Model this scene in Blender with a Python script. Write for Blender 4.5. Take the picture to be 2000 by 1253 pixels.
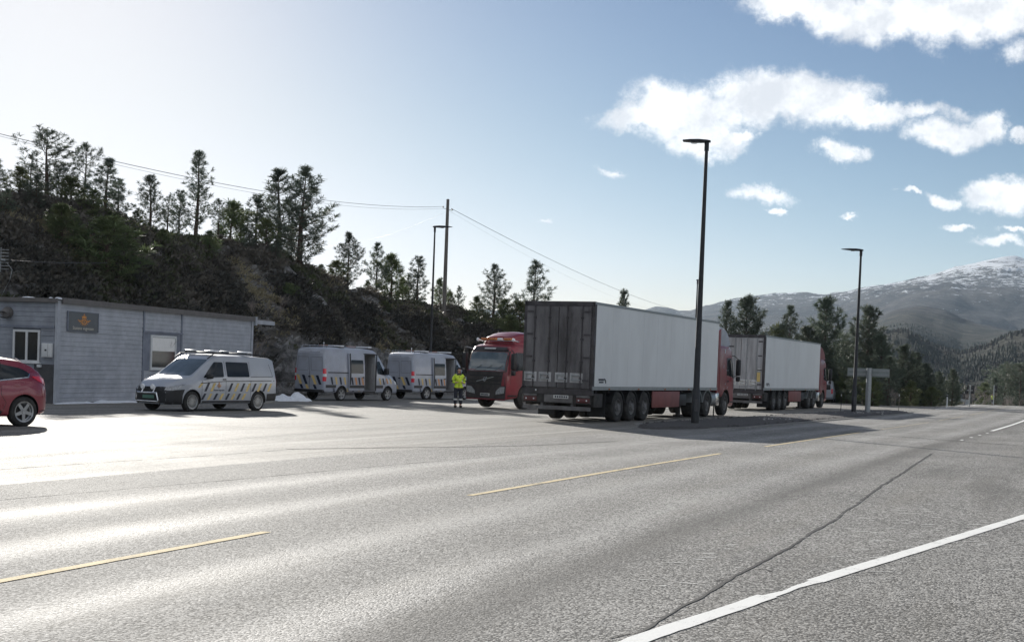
import bpy, bmesh, math, random
import numpy as np
from mathutils import Vector, Matrix, noise as mn
from mathutils.bvhtree import BVHTree

for _o in list(bpy.data.objects):
    bpy.data.objects.remove(_o)
S = bpy.context.scene
COL = S.collection
R = math.radians

# ------------------------------------------------------------------ camera
EYE = 1.52
FPX, HZ, ROLL, PPY = 2500.0, 716.0, R(2.15), 800.0
pit = math.atan((HZ - PPY) / FPX)
_f = Vector((0, math.cos(pit), math.sin(pit)))
_r0 = Vector((1, 0, 0)); _u0 = _r0.cross(_f)
_r = _r0 * math.cos(ROLL) + _u0 * math.sin(ROLL)
_u = -_r0 * math.sin(ROLL) + _u0 * math.cos(ROLL)
cd = bpy.data.cameras.new('camera'); cam = bpy.data.objects.new('camera', cd); COL.objects.link(cam)
cam.matrix_world = Matrix(((_r.x, _u.x, -_f.x, 0), (_r.y, _u.y, -_f.y, 0), (_r.z, _u.z, -_f.z, EYE), (0, 0, 0, 1)))
cd.sensor_width = 36.0; cd.lens = FPX / 2000 * 36.0
cd.shift_y = (PPY - 626.5) / 2000.0
cd.clip_start = 0.1; cd.clip_end = 40000
S.camera = cam

def RAY(x, y):
    return _r * ((x - 1000) / FPX) - _u * ((y - PPY) / FPX) + _f
def AT(x, y, Y):                       # world point seen at that pixel, Y metres ahead
    d = RAY(x, y); t = Y / d.y
    return Vector((d.x * t, Y, EYE + d.z * t))
def UV(x, y):
    d = RAY(x, y); return d.x / d.y, d.z / d.y

# ------------------------------------------------------------------ light
SUN_AZ, SUN_EL = R(-21.3), R(19.3)     # azimuth clockwise from +Y
S.view_settings.view_transform = 'Standard'; S.view_settings.look = 'None'
S.view_settings.gamma = 1.0; S.view_settings.use_curve_mapping = False
S.view_settings.exposure = 0.97
sd = bpy.data.lights.new('sun', 'SUN'); sun = bpy.data.objects.new('sun', sd); COL.objects.link(sun)
sd.energy = 4.0; sd.angle = R(0.53); sd.color = (1.0, 0.955, 0.88)
_s = Vector((math.sin(SUN_AZ) * math.cos(SUN_EL), math.cos(SUN_AZ) * math.cos(SUN_EL), math.sin(SUN_EL)))
sun.rotation_euler = (-_s).to_track_quat('-Z', 'Y').to_euler()
sun.location = (-60, 160, 80)

W = bpy.data.worlds.new('World'); S.world = W; W.use_nodes = True
nt = W.node_tree; nt.nodes.clear()
class NT:
    """small node helper"""
    def __init__(s, tree): s.t = tree
    def n(s, typ, **kw):
        nd = s.t.nodes.new(typ)
        for k, v in kw.items():
            if k == 'ins':
                for kk, vv in v.items(): s.set(nd, kk, vv)
            else: setattr(nd, k, v)
        return nd
    def set(s, nd, key, v):
        sock = nd.inputs[key]
        if isinstance(v, bpy.types.NodeSocket): s.t.links.new(v, sock)
        else: sock.default_value = v
    def m(s, op, a, b=None, c=None, clamp=False):
        nd = s.t.nodes.new('ShaderNodeMath'); nd.operation = op; nd.use_clamp = clamp
        for i, v in enumerate((a, b, c)):
            if v is not None: s.set(nd, i, v)
        return nd.outputs[0]
    def v(s, op, a, b=None, out=0):
        nd = s.t.nodes.new('ShaderNodeVectorMath'); nd.operation = op
        s.set(nd, 0, a)
        if b is not None: s.set(nd, 1, b)
        return nd.outputs[out]
    def mix(s, f, a, b, bt='MIX'):
        nd = s.t.nodes.new('ShaderNodeMix'); nd.data_type = 'RGBA'; nd.blend_type = bt
        s.set(nd, 0, f); s.set(nd, 6, a); s.set(nd, 7, b)
        return nd.outputs[2]
    def noise(s, vec, scale, detail=4, rough=.55, out='Fac', dim='3D'):
        nd = s.t.nodes.new('ShaderNodeTexNoise'); nd.noise_dimensions = dim
        s.set(nd, 'Vector', vec); nd.inputs['Scale'].default_value = scale
        nd.inputs['Detail'].default_value = detail; nd.inputs['Roughness'].default_value = rough
        return nd.outputs[out]
    def ramp(s, f, a, b, smooth=True):
        nd = s.t.nodes.new('ShaderNodeMapRange'); nd.interpolation_type = 'SMOOTHSTEP' if smooth else 'LINEAR'
        s.set(nd, 0, f); nd.inputs[1].default_value = a; nd.inputs[2].default_value = b
        nd.inputs[3].default_value = 0; nd.inputs[4].default_value = 1
        return nd.outputs[0]

N = NT(nt)
sky = N.n('ShaderNodeTexSky', sky_type='NISHITA', sun_disc=False)
sky.sun_elevation = SUN_EL; sky.sun_rotation = SUN_AZ; sky.altitude = 100
sky.air_density = 1.0; sky.dust_density = 0.35; sky.ozone_density = 1.6
geo = N.n('ShaderNodeNewGeometry')
dirv = N.v('SCALE', geo.outputs['Incoming'], None); nt.nodes[-1].inputs['Scale'].default_value = -1.0
sep = N.n('ShaderNodeSeparateXYZ', ins={0: dirv})
yy = N.m('MAXIMUM', sep.outputs[1], 0.05)
# cloud field: ellipses on the directions where the clouds stand, broken up by noise
uu = N.m('DIVIDE', sep.outputs[0], yy); vv = N.m('DIVIDE', sep.outputs[2], yy)
uv = N.n('ShaderNodeCombineXYZ', ins={0: uu, 1: vv, 2: 0.37}).outputs[0]
wn = N.noise(uv, 20, 8, .66, 'Color')
wv = N.v('MULTIPLY', N.v('SUBTRACT', wn, (.5, .5, .5)), (.070, .042, 0))
uvw = N.v('ADD', uv, wv)
CL = [(1560, 8, 130, 42, 1), (1700, 22, 160, 62, 1), (1850, 18, 190, 72, 1), (1980, 0, 100, 70, 1),
      (1330, 218, 130, 66, 1), (1240, 236, 90, 30, .9), (1375, 275, 80, 40, .9), (1480, 190, 110, 62, 1), (1585, 195, 130, 60, 1),
      (1690, 222, 90, 32, .9), (1800, 212, 130, 17, .62), (1850, 255, 100, 36, .95), (1915, 240, 48, 32, .9),
      (1636, 297, 56, 22, .85), (1490, 380, 70, 19, .75), (1835, 392, 38, 17, .9), (1940, 384, 90, 34, 1), (2010, 372, 70, 36, 1),
      (1870, 449, 38, 9, .7), (1950, 474, 66, 13, .8), (1985, 452, 45, 8, .7), (1985, 263, 30, 14, .8), (1530, 412, 22, 8, .75),
      (1055, 427, 18, 6, .7), (1190, 330, 40, 8, .5), (1780, 385, 17, 8, .75), (1662, 417, 16, 6, .65), (1985, 100, 50, 28, .55),
      (1440, 265, 40, 14, .8), (2140, 250, 90, 36, .9), (2300, 130, 200, 60, 1), (2250, 420, 110, 26, .9)]
acc = None
for (x, y, a, b, wgt) in CL:
    cu, cv = UV(x, y)
    d = N.v('LENGTH', N.v('MULTIPLY', N.v('SUBTRACT', uvw, (cu, cv, .37)), (FPX / a, FPX / b, 0)), out=1)
    e = N.m('MULTIPLY', N.m('SUBTRACT', 1.12, d), wgt)
    acc = e if acc is None else N.m('MAXIMUM', acc, e)
n1 = N.noise(uv, 30, 10, .69)
dens = N.m('ADD', N.m('MAXIMUM', acc, -1.0), N.m('MULTIPLY', N.m('SUBTRACT', n1, .5), 1.55))
front = N.ramp(sep.outputs[1], .3, .6)
# rest of the sky: unseen cumulus, made denser to brighten the shaded sides
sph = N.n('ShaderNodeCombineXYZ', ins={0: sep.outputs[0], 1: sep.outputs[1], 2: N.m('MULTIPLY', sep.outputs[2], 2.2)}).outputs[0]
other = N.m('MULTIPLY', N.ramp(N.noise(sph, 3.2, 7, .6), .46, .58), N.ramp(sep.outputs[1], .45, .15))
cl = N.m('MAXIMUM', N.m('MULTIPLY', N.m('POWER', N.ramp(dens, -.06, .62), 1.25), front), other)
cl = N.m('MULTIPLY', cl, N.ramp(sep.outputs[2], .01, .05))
shade = N.ramp(N.noise(N.v('ADD', uv, (.004, -.012, 0)), 22, 7, .62), .36, .60)
ccol = N.mix(shade, (.42, .435, .46, 1), (.62, .625, .63, 1))
ssep = N.n('ShaderNodeSeparateXYZ', ins={0: sky.outputs[0]})
EXPO = 2 ** S.view_settings.exposure
chs = []
for i_, k_ in enumerate((.0352, .0342, .0352)):
    c_ = N.m('MULTIPLY', N.m('POWER', ssep.outputs[i_], 1.38), k_)
    c_ = N.m('DIVIDE', c_, N.m('POWER', N.m('ADD', 1.0, N.m('POWER', N.m('DIVIDE', c_, 1.12), 3.0)), .3333))
    chs.append(N.m('DIVIDE', c_, EXPO))
skc = N.n('ShaderNodeCombineXYZ', ins={0: chs[0], 1: chs[1], 2: chs[2]}).outputs[0]
lowair = N.ramp(sep.outputs[2], .20, -.02)
skc = N.v('MULTIPLY', skc, N.mix(lowair, (.99, 1, 1.02, 1), (1.10, 1.09, 1.30, 1)))
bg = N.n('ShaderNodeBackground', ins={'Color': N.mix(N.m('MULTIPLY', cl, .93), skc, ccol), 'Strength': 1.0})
wo = N.n('ShaderNodeOutputWorld', ins={'Surface': bg.outputs[0]})

# ------------------------------------------------------------------ helpers
def setp(o, label=None, cat=None, group=None, kind=None):
    if label: o['label'] = label
    if cat: o['category'] = cat
    if group: o['group'] = group
    if kind: o['kind'] = kind
    return o
def link(o, parent=None):
    COL.objects.link(o)
    if parent is not None: o.parent = parent
    return o
def empty(name, loc=(0, 0, 0), rz=0.0, label=None, cat=None, group=None):
    o = bpy.data.objects.new(name, None); o.empty_display_size = .2
    o.location = loc; o.rotation_euler = (0, 0, rz); link(o)
    return setp(o, label, cat, group)
def copy_tree(o, parent=None):
    c = o.copy(); COL.objects.link(c); c.parent = parent
    for ch in list(o.children):
        copy_tree(ch, c)
    return c

class MB:
    def __init__(s): s.bm = bmesh.new(); s.mi = 0
    def _f(s, vs):
        try:
            f = s.bm.faces.new(vs); f.material_index = s.mi; return f
        except ValueError: return None
    def poly(s, pts): return s._f([s.bm.verts.new(p) for p in pts])
    def box(s, x0, x1, y0, y1, z0, z1, mtx=None):
        P = [Vector((x, y, z)) for x in (x0, x1) for y in (y0, y1) for z in (z0, z1)]
        if mtx is not None: P = [mtx @ p for p in P]
        v = [s.bm.verts.new(p) for p in P]
        for q in ((0, 1, 3, 2), (4, 6, 7, 5), (0, 4, 5, 1), (2, 3, 7, 6), (0, 2, 6, 4), (1, 5, 7, 3)):
            s._f([v[i] for i in q])
        return s
    def prism(s, pts, d0, d1, axis='y'):
        """polygon in the two other axes, extruded along axis from d0 to d1"""
        def mk(p, d):
            if axis == 'y': return (p[0], d, p[1])
            if axis == 'x': return (d, p[0], p[1])
            return (p[0], p[1], d)
        a = [s.bm.verts.new(mk(p, d0)) for p in pts]; b = [s.bm.verts.new(mk(p, d1)) for p in pts]
        s._f(a[::-1]); s._f(b)
        for i in range(len(pts)):
            j = (i + 1) % len(pts); s._f([a[i], a[j], b[j], b[i]])
        return s
    def tube(s, pts, r, n=8, cap=True):
        pts = [Vector(p) for p in pts]; rs = r if isinstance(r, (list, tuple)) else [r] * len(pts)
        rings = []
        for i, p in enumerate(pts):
            t = (pts[min(i + 1, len(pts) - 1)] - pts[max(i - 1, 0)])
            if t.length < 1e-9: t = Vector((0, 0, 1))
            t.normalize(); a = t.cross(Vector((0, 0, 1)) if abs(t.z) < .9 else Vector((1, 0, 0))).normalized(); b = t.cross(a)
            rings.append([s.bm.verts.new(p + (a * math.cos(2 * math.pi * k / n) + b * math.sin(2 * math.pi * k / n)) * rs[i]) for k in range(n)])
        for i in range(len(rings) - 1):
            for k in range(n):
                s._f([rings[i][k], rings[i][(k + 1) % n], rings[i + 1][(k + 1) % n], rings[i + 1][k]])
        if cap: s._f(rings[0][::-1]); s._f(rings[-1])
        return s
    def lathe(s, prof, n=24, axis='y', c=(0, 0, 0), cap=True):
        """prof: (offset along axis, radius)"""
        c = Vector(c); rings = []
        for d, r in prof:
            ring = []
            for k in range(n):
                t = 2 * math.pi * k / n; a, b = r * math.cos(t), r * math.sin(t)
                ring.append(s.bm.verts.new(c + (Vector((a, d, b)) if axis == 'y' else Vector((a, b, d)) if axis == 'z' else Vector((d, a, b)))))
            rings.append(ring)
        for i in range(len(rings) - 1):
            for k in range(n):
                s._f([rings[i][k], rings[i][(k + 1) % n], rings[i + 1][(k + 1) % n], rings[i + 1][k]])
        if cap: s._f(rings[0][::-1]); s._f(rings[-1])
        return s
    def ball(s, c, r, seg=10, rings=6):
        m = Matrix.Translation(c) @ Matrix.Diagonal((*(r if isinstance(r, (list, tuple)) else (r, r, r)), 1))
        n0 = len(s.bm.faces)
        bmesh.ops.create_uvsphere(s.bm, u_segments=seg, v_segments=rings, radius=1, matrix=m)
        s.bm.faces.ensure_lookup_table()
        for f in s.bm.faces[n0:]: f.material_index = s.mi
        return s
    def rbox(s, x0, x1, y0, y1, z0, z1, bev=.02, seg=2):
        b2 = bmesh.new(); 
        P = [(x, y, z) for x in (x0, x1) for y in (y0, y1) for z in (z0, z1)]
        v = [b2.verts.new(p) for p in P]
        for q in ((0, 1, 3, 2), (4, 6, 7, 5), (0, 4, 5, 1), (2, 3, 7, 6), (0, 2, 6, 4), (1, 5, 7, 3)): b2.faces.new([v[i] for i in q])
        bmesh.ops.bevel(b2, geom=list(b2.edges), offset=bev, segments=seg, affect='EDGES', profile=.5)
        s.merge(b2); return s
    def merge(s, b2, mtx=None):
        mp = {}
        for v in b2.verts: mp[v.index if v.index >= 0 else id(v)] = None
        b2.verts.index_update()
        vs = [s.bm.verts.new(mtx @ v.co if mtx is not None else v.co) for v in b2.verts]
        for f in b2.faces: s._f([vs[v.index] for v in f.verts])
        b2.free(); return s
    def build(s, name, mats, parent=None, smooth=None, loc=None, bevel=0, fixn=True):
        if bevel:
            es = [e for e in s.bm.edges if len(e.link_faces) == 2 and e.calc_face_angle(0) > .6]
            if es: bmesh.ops.bevel(s.bm, geom=es, offset=bevel, segments=1, affect='EDGES')
        if fixn: bmesh.ops.recalc_face_normals(s.bm, faces=list(s.bm.faces))
        me = bpy.data.meshes.new(name); s.bm.to_mesh(me); s.bm.free()
        for m in (mats if isinstance(mats, (list, tuple)) else [mats]): me.materials.append(m)
        if smooth is not None:
            me.shade_smooth(); me.set_sharp_from_angle(angle=R(smooth))
        o = bpy.data.objects.new(name, me); link(o, parent)
        if loc is not None: o.location = loc
        return o

def mesh_obj(name, verts, faces, mats, parent=None, smooth=None, link_it=True):
    me = bpy.data.meshes.new(name); me.from_pydata([tuple(v) for v in verts], [], faces)
    for m in (mats if isinstance(mats, (list, tuple)) else [mats]): me.materials.append(m)
    if smooth is not None:
        me.shade_smooth()
        if smooth < 180: me.set_sharp_from_angle(angle=R(smooth))
    me.update()
    o = bpy.data.objects.new(name, me)
    if link_it: link(o, parent)
    return o

def inst(o, name, parent, loc=(0, 0, 0), rot=(0, 0, 0), sc=(1, 1, 1)):
    c = bpy.data.objects.new(name, o.data); link(c, parent)
    c.location = loc; c.rotation_euler = rot; c.scale = sc
    return c

# ------------------------------------------------------------------ materials
def new_mat(name):
    m = bpy.data.materials.new(name); m.use_nodes = True
    t = m.node_tree; b = t.nodes['Principled BSDF']
    return m, NT(t), b
def mat(name, col, rough=.5, metal=0., var=.18, scale=6., bump=0., bscale=None, spec=.5, coat=0., dirt=0., dirtcol=(.12, .11, .10), stretch=None):
    m, n, b = new_mat(name)
    tc = n.n('ShaderNodeTexCoord').outputs['Object']
    vec = tc if stretch is None else n.v('MULTIPLY', tc, stretch)
    f = n.noise(vec, scale, 6, .62)
    c0 = tuple(min(1, x * (1 - var)) for x in col) + (1,); c1 = tuple(min(1, x * (1 + var)) for x in col) + (1,)
    c = n.mix(n.ramp(f, .3, .7), c0, c1)
    if dirt:
        d = n.noise(n.v('ADD', vec, (7.3, 2.1, 4.4)), scale * .45, 8, .68)
        c = n.mix(n.m('MULTIPLY', n.ramp(d, .42, .72), dirt), c, tuple(dirtcol) + (1,))
        n.set(b, 'Roughness', n.m('ADD', rough, n.m('MULTIPLY', n.ramp(d, .42, .72), .25 * dirt), clamp=True))
    else:
        n.set(b, 'Roughness', n.m('ADD', rough - .04, n.m('MULTIPLY', f, .08), clamp=True))
    n.set(b, 'Base Color', c); b.inputs['Metallic'].default_value = metal
    b.inputs['Specular IOR Level'].default_value = spec
    if coat: b.inputs['Coat Weight'].default_value = coat; b.inputs['Coat Roughness'].default_value = .08
    if bump:
        bn = n.n('ShaderNodeBump', ins={'Strength': 1.0, 'Distance': bump, 'Height': n.noise(vec, bscale or scale * 4, 5, .6)})
        n.set(b, 'Normal', bn.outputs[0])
    return m

M = {}
M['silver'] = mat('silver_paint', (.42, .445, .49), .38, .15, .03, 2, coat=.3, dirt=.22, dirtcol=(.25, .24, .22))
M['vanwhite'] = mat('pale_van_paint', (.42, .45, .52), .40, .08, .04, 2, coat=.5, dirt=.35, dirtcol=(.22, .21, .20))
M['glass'] = mat('dark_glass', (.022, .028, .034), .06, 0, .1, 3, spec=.32)
M['windscreen'] = mat('windscreen_glass', (.10, .125, .14), .05, 0, .2, 2, spec=.9)  # base colour lightened to stand in for sky reflected in the glass
M['black'] = mat('black_plastic', (.022, .022, .024), .55, 0, .2, 10)
M['rubber'] = mat('tyre_rubber', (.028, .027, .026), .85, 0, .25, 14, bump=.004, dirt=.6, dirtcol=(.10, .095, .09))
M['alloy'] = mat('wheel_alloy', (.42, .43, .44), .38, .7, .1, 8, dirt=.3)
M['steelrim'] = mat('dusty_rim_steel', (.22, .22, .22), .6, .4, .2, 8, dirt=.7)
M['chrome'] = mat('bright_metal', (.7, .7, .7), .18, 1., .05, 6)
M['yellow'] = mat('stripe_yellow', (.70, .52, .20), .4, 0, .08, 4)
M['orange'] = mat('stripe_orange', (.66, .31, .12), .4, 0, .08, 4)
M['navy'] = mat('stripe_navy', (.012, .018, .038), .4, 0, .08, 4)
M['red_lens'] = mat('red_lens', (.78, .04, .06), .25, 0, .1, 10, coat=.5)
M['headlamp'] = mat('dull_headlamp_glass', (.34, .35, .36), .25, .2, .3, 16, coat=.5)
M['grimy_bar'] = mat('grimy_bumper_bar', (.16, .155, .155), .6, .3, .25, 4, dirt=.6)
M['red_dusty'] = mat('dusty_red_lens', (.11, .03, .03), .5, 0, .15, 8, dirt=.5)
M['white_lens'] = mat('clear_lens', (.82, .83, .85), .35, .0, .1, 14, coat=.8)
M['amber'] = mat('amber_lens', (.52, .17, .04), .25, 0, .1, 10, coat=.4)
M['trim'] = mat('dark_trim_metal', (.06, .06, .065), .45, .3, .2, 8)
M['truckred'] = mat('truck_red_paint', (.22, .024, .036), .34, 0, .12, 2, coat=.4, dirt=.35, dirtcol=(.18, .10, .09))
M['truckdark'] = mat('dusty_black_front', (.035, .028, .030), .5, 0, .3, 4, dirt=.4)
M['carred'] = mat('car_red_paint', (.27, .035, .055), .28, .1, .05, 2, coat=.9)
M['chassis'] = mat('road_film_steel', (.045, .042, .04), .75, .2, .3, 5, dirt=.6, dirtcol=(.12, .11, .10))
M['skirt'] = mat('faded_red_panel', (.24, .075, .07), .55, 0, .1, 3, dirt=.5, dirtcol=(.15, .11, .10))
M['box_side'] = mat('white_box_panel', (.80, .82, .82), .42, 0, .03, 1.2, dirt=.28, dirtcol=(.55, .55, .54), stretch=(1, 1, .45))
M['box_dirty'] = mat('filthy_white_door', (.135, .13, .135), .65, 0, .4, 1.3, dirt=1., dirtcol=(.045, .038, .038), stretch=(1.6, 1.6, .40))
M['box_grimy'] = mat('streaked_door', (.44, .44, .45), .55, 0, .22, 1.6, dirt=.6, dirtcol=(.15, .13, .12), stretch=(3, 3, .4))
M['corner_steel'] = mat('grimy_corner_steel', (.075, .07, .075), .5, .5, .3, 3, dirt=.5)
M['pole'] = mat('black_pole_paint', (.020, .021, .024), .42, .2, .2, 5)
M['galv'] = mat('galvanised_steel', (.34, .36, .37), .45, .7, .12, 9)
M['wood_pole'] = mat('weathered_pole_wood', (.16, .145, .13), .85, 0, .3, 3, bump=.01, stretch=(6, 6, .6))
M['snow'] = mat('old_snow', (.80, .84, .90), .7, 0, .07, 9, bump=.03, bscale=14, dirt=.12, dirtcol=(.4, .38, .36))
M['hivis'] = mat('hi_vis_yellow', (.62, .80, .06), .7, 0, .1, 12, bump=.01)
M['reflect'] = mat('silver_reflective_tape', (.62, .64, .64), .35, .2, .08, 20)
M['cloth_dark'] = mat('dark_work_cloth', (.025, .028, .04), .85, 0, .25, 14, bump=.008)
M['skin'] = mat('skin', (.48, .28, .20), .5, 0, .1, 12)
M['boot'] = mat('boot_leather', (.03, .026, .022), .6, 0, .2, 16)
M['plate'] = mat('number_plate_white', (.62, .62, .60), .4, 0, .06, 10, dirt=.4)
M['plate_green'] = mat('number_plate_green', (.10, .22, .17), .4, 0, .1, 10)
M['seat'] = mat('seat_fabric', (.04, .04, .045), .8, 0, .2, 20)
M['inner'] = mat('pale_interior_panel', (.36, .36, .36), .6, 0, .08, 6)
M['wire'] = mat('wire_metal', (.10, .10, .11), .5, .5, .1, 3)
M['insulator'] = mat('glazed_insulator', (.18, .10, .07), .3, 0, .2, 12)
M['signback'] = mat('grey_sign_back', (.26, .29, .28), .5, .3, .08, 4)
# ------------------------------------------------------------------ ground shape
def GZ(x, y):
    z = .008 * max(-40, min(60, x)) - .0062 * max(y, -30)
    if y > 100: z -= .0088 * (y - 100)
    if y > 222: z -= .05 * (y - 222)
    return z
def G(px, py):                          # world point of the ground seen at that pixel
    d = RAY(px, py); t = 10.0
    for _ in range(60):
        x, y = d.x * t, d.y * t
        t += (EYE + d.z * t - GZ(x, y)) / (-d.z + 1e-6) * .9
        t = max(2, min(t, 400))
    return Vector((d.x * t, d.y * t, GZ(d.x * t, d.y * t)))

# centre line of the road (yellow line), x at knots of y
_ky = [-60, -20, 0, 8.75, 15.85, 26.6, 38.4, 50, 62, 80, 100, 140, 180, 215, 260, 330, 420]
_kx = [-26, -13.8, -6.85, -3.47, -.53, 4.32, 9.95, 15.6, 21.2, 29.3, 38.0, 54.0, 69.0, 82.5, 99, 124, 155]
ys = np.arange(-60, 420, .5); xs = np.interp(ys, _ky, _kx)
kk = np.ones(25) / 25; xs2 = np.convolve(np.pad(xs, 12, mode='reflect', reflect_type='odd'), kk, 'valid')
ds = np.hypot(np.diff(xs2), np.diff(ys)); al = np.concatenate([[0], np.cumsum(ds)]); al -= np.interp(0, ys, al)
def RC(s, a):                           # road coordinates: along, across (right +) -> x, y
    x = np.interp(s, al, xs2); y = np.interp(s, al, ys)
    x1 = np.interp(s + .5, al, xs2); y1 = np.interp(s + .5, al, ys)
    x0 = np.interp(s - .5, al, xs2); y0 = np.interp(s - .5, al, ys)
    tx, ty = x1 - x0, y1 - y0; L = math.hypot(tx, ty) or 1
    return x + a * ty / L, y - a * tx / L
def toRC(x, y):
    i = int(np.argmin((xs2 - x) ** 2 + (ys - y) ** 2)); s = al[i]
    for _ in range(3):
        cx, cy = RC(s, 0); ax, ay = RC(s, 1); nx, ny = ax - cx, ay - cy
        tx, ty = -ny, nx
        s += (x - cx) * tx + (y - cy) * ty
    cx, cy = RC(s, 0); ax, ay = RC(s, 1)
    return s, (x - cx) * (ax - cx) + (y - cy) * (ay - cy)

def sheet(name, srange, a0, a1, lift, mats, ns=None, na=None, keep=None):
    """strip of ground in road coordinates with a UV map in metres (across, along)"""
    s0, s1 = srange; ns = ns or max(2, int((s1 - s0) / 1.0)); na = na or 12
    vs, uvs, idx = [], [], {}
    for i in range(ns + 1):
        s = s0 + (s1 - s0) * i / ns
        l = a0(s) if callable(a0) else a0; r = a1(s) if callable(a1) else a1
        for j in range(na + 1):
            a = l + (r - l) * j / na; x, y = RC(s, a)
            vs.append((x, y, GZ(x, y) + lift)); uvs.append((a, s))
    fs = []
    for i in range(ns):
        for j in range(na):
            q = (i * (na + 1) + j, i * (na + 1) + j + 1, (i + 1) * (na + 1) + j + 1, (i + 1) * (na + 1) + j)
            if keep is None or keep(*[sum(vs[k][c] for k in q) / 4 for c in (0, 1)]): fs.append(q)
    o = mesh_obj(name, vs, fs, mats, smooth=180)
    uvl = o.data.uv_layers.new(name='road')
    for p in o.data.polygons:
        for li in p.loop_indices: uvl.data[li].uv = uvs[o.data.loops[li].vertex_index]
    return o

# ---- asphalt material in road coordinates
def asphalt(name, tracks, base, pale, grain=1.15, warm=0.0, rough=.84):
    m, n, b = new_mat(name)
    uvn = n.n('ShaderNodeUVMap', uv_map='road').outputs[0]
    sp = n.n('ShaderNodeSeparateXYZ', ins={0: uvn}); A, L = sp.outputs[0], sp.outputs[1]
    P = n.n('ShaderNodeTexCoord').outputs['Object']
    vor = n.n('ShaderNodeTexVoronoi', feature='F1'); n.set(vor, 'Vector', P); vor.inputs['Scale'].default_value = 58 * grain
    chip = n.n('ShaderNodeSeparateColor', ins={0: vor.outputs['Color']}).outputs[0]
    big = n.noise(P, .35, 6, .6); mid = n.noise(n.v('MULTIPLY', uvn, (1.6, .14, 1)), 1.1, 6, .62)
    fine = n.noise(P, 46 * grain, 3, .7)
    f = n.m('ADD', n.m('MULTIPLY', chip, .55), n.m('MULTIPLY', fine, .55))
    tr = None
    for c, w in tracks:
        d = n.m('DIVIDE', n.m('SUBTRACT', n.m('ADD', A, n.m('MULTIPLY', n.m('SUBTRACT', mid, .5), .5)), c), w)
        g = n.m('POWER', 2.718, n.m('MULTIPLY', n.m('MULTIPLY', d, d), -1.0))
        tr = g if tr is None else n.m('MAXIMUM', tr, g)
    if tr is None: tr = n.m('MULTIPLY', mid, .6)
    # chip colours: binder to bare stone, worn tracks show more stone
    thr = n.m('ADD', n.m('ADD', f, n.m('MULTIPLY', tr, .10)), n.m('MULTIPLY', n.m('SUBTRACT', big, .5), .34))
    c = n.mix(n.ramp(thr, .42, .80), tuple(base) + (1,), tuple(pale) + (1,))
    c = n.mix(n.m('MULTIPLY', n.ramp(mid, .45, .75), .30), c, (.17 + warm, .155 + warm * .8, .13 + warm * .5, 1))
    st = n.noise(n.v('MULTIPLY', uvn, (1.0, .10, 1)), .55, 8, .7)
    c = n.mix(n.m('MULTIPLY', n.ramp(st, .55, .75), .28), c, (.055, .052, .048, 1))
    if tracks:                                              # dark oily band beside the joint, sealed patches
        dk = n.m('DIVIDE', n.m('SUBTRACT', n.m('ADD', A, n.m('MULTIPLY', n.m('SUBTRACT', mid, .5), .7)), 3.25), .30)
        dk = n.m('POWER', 2.718, n.m('MULTIPLY', n.m('MULTIPLY', dk, dk), -1.0))
        dk = n.m('MAXIMUM', n.m('MULTIPLY', dk, .55), n.m('MULTIPLY', n.ramp(n.noise(n.v('MULTIPLY', uvn, (.8, .12, 1)), .5, 9, .7), .52, .66), .45))
        c = n.mix(dk, c, (.050, .048, .045, 1))
    else:
        arc = n.noise(n.v('ADD', n.v('MULTIPLY', uvn, (2.4, .05, 1)), n.v('MULTIPLY', n.noise(uvn, .06, 3, .5, 'Color'), (3.0, 3.0, 0))), .55, 7, .66)
        c = n.mix(n.m('MULTIPLY', n.ramp(arc, .50, .62), .45), c, (.10, .092, .08, 1))
        c = n.mix(n.m('MULTIPLY', n.ramp(n.noise(n.v('MULTIPLY', uvn, (3.0, .06, 1)), .8, 6, .6), .56, .66), .5), c, (.42, .405, .37, 1))
    n.set(b, 'Base Color', c)
    n.set(b, 'Roughness', n.m('SUBTRACT', n.m('ADD', rough, n.m('MULTIPLY', n.m('SUBTRACT', big, .5), .18)), n.m('MULTIPLY', tr, .11)))
    b.inputs['Specular IOR Level'].default_value = .32
    h = n.m('ADD', n.m('MULTIPLY', n.m('SUBTRACT', 1.0, vor.outputs['Distance']), .75), n.m('MULTIPLY', fine, .9))
    bp = n.n('ShaderNodeBump', ins={'Strength': 1.0, 'Distance': .008, 'Height': h})
    n.set(b, 'Normal', bp.outputs[0])
    return m
M['road'] = asphalt('worn_road_asphalt', [(-2.7, .42), (-1.0, .36), (1.05, .38), (2.55, .35)], (.062, .061, .058), (.43, .42, .40))
M['lot'] = asphalt('dusty_lot_asphalt', [], (.10, .095, .085), (.32, .31, .285), grain=.8, warm=.05, rough=.80)

def lineman(name, col, wear=.35):
    m, n, b = new_mat(name)
    P = n.n('ShaderNodeTexCoord').outputs['Object']
    w = n.m('ADD', n.m('MULTIPLY', n.noise(P, 3.5, 8, .7), .6), n.m('MULTIPLY', n.noise(P, 55, 3, .7), .45))
    c = n.mix(n.ramp(w, .62 - wear * .2, .70), tuple(col) + (1,), (.16, .155, .15, 1))
    n.set(b, 'Base Color', c); b.inputs['Roughness'].default_value = .85; b.inputs['Specular IOR Level'].default_value = .12
    bp = n.n('ShaderNodeBump', ins={'Strength': .7, 'Distance': .005, 'Height': n.noise(P, 60, 3, .7)}); n.set(b, 'Normal', bp.outputs[0])
    return m
M['linewhite'] = lineman('worn_white_road_paint', (.78, .78, .76), .2)
M['lineyellow'] = lineman('worn_yellow_road_paint', (.70, .58, .36), .6)
M['tar'] = mat('dark_crack_tar', (.012, .012, .012), .8, 0, .3, 12)
M['paleseam'] = mat('pale_gritty_seam', (.26, .25, .23), .9, 0, .3, 6)

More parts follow.
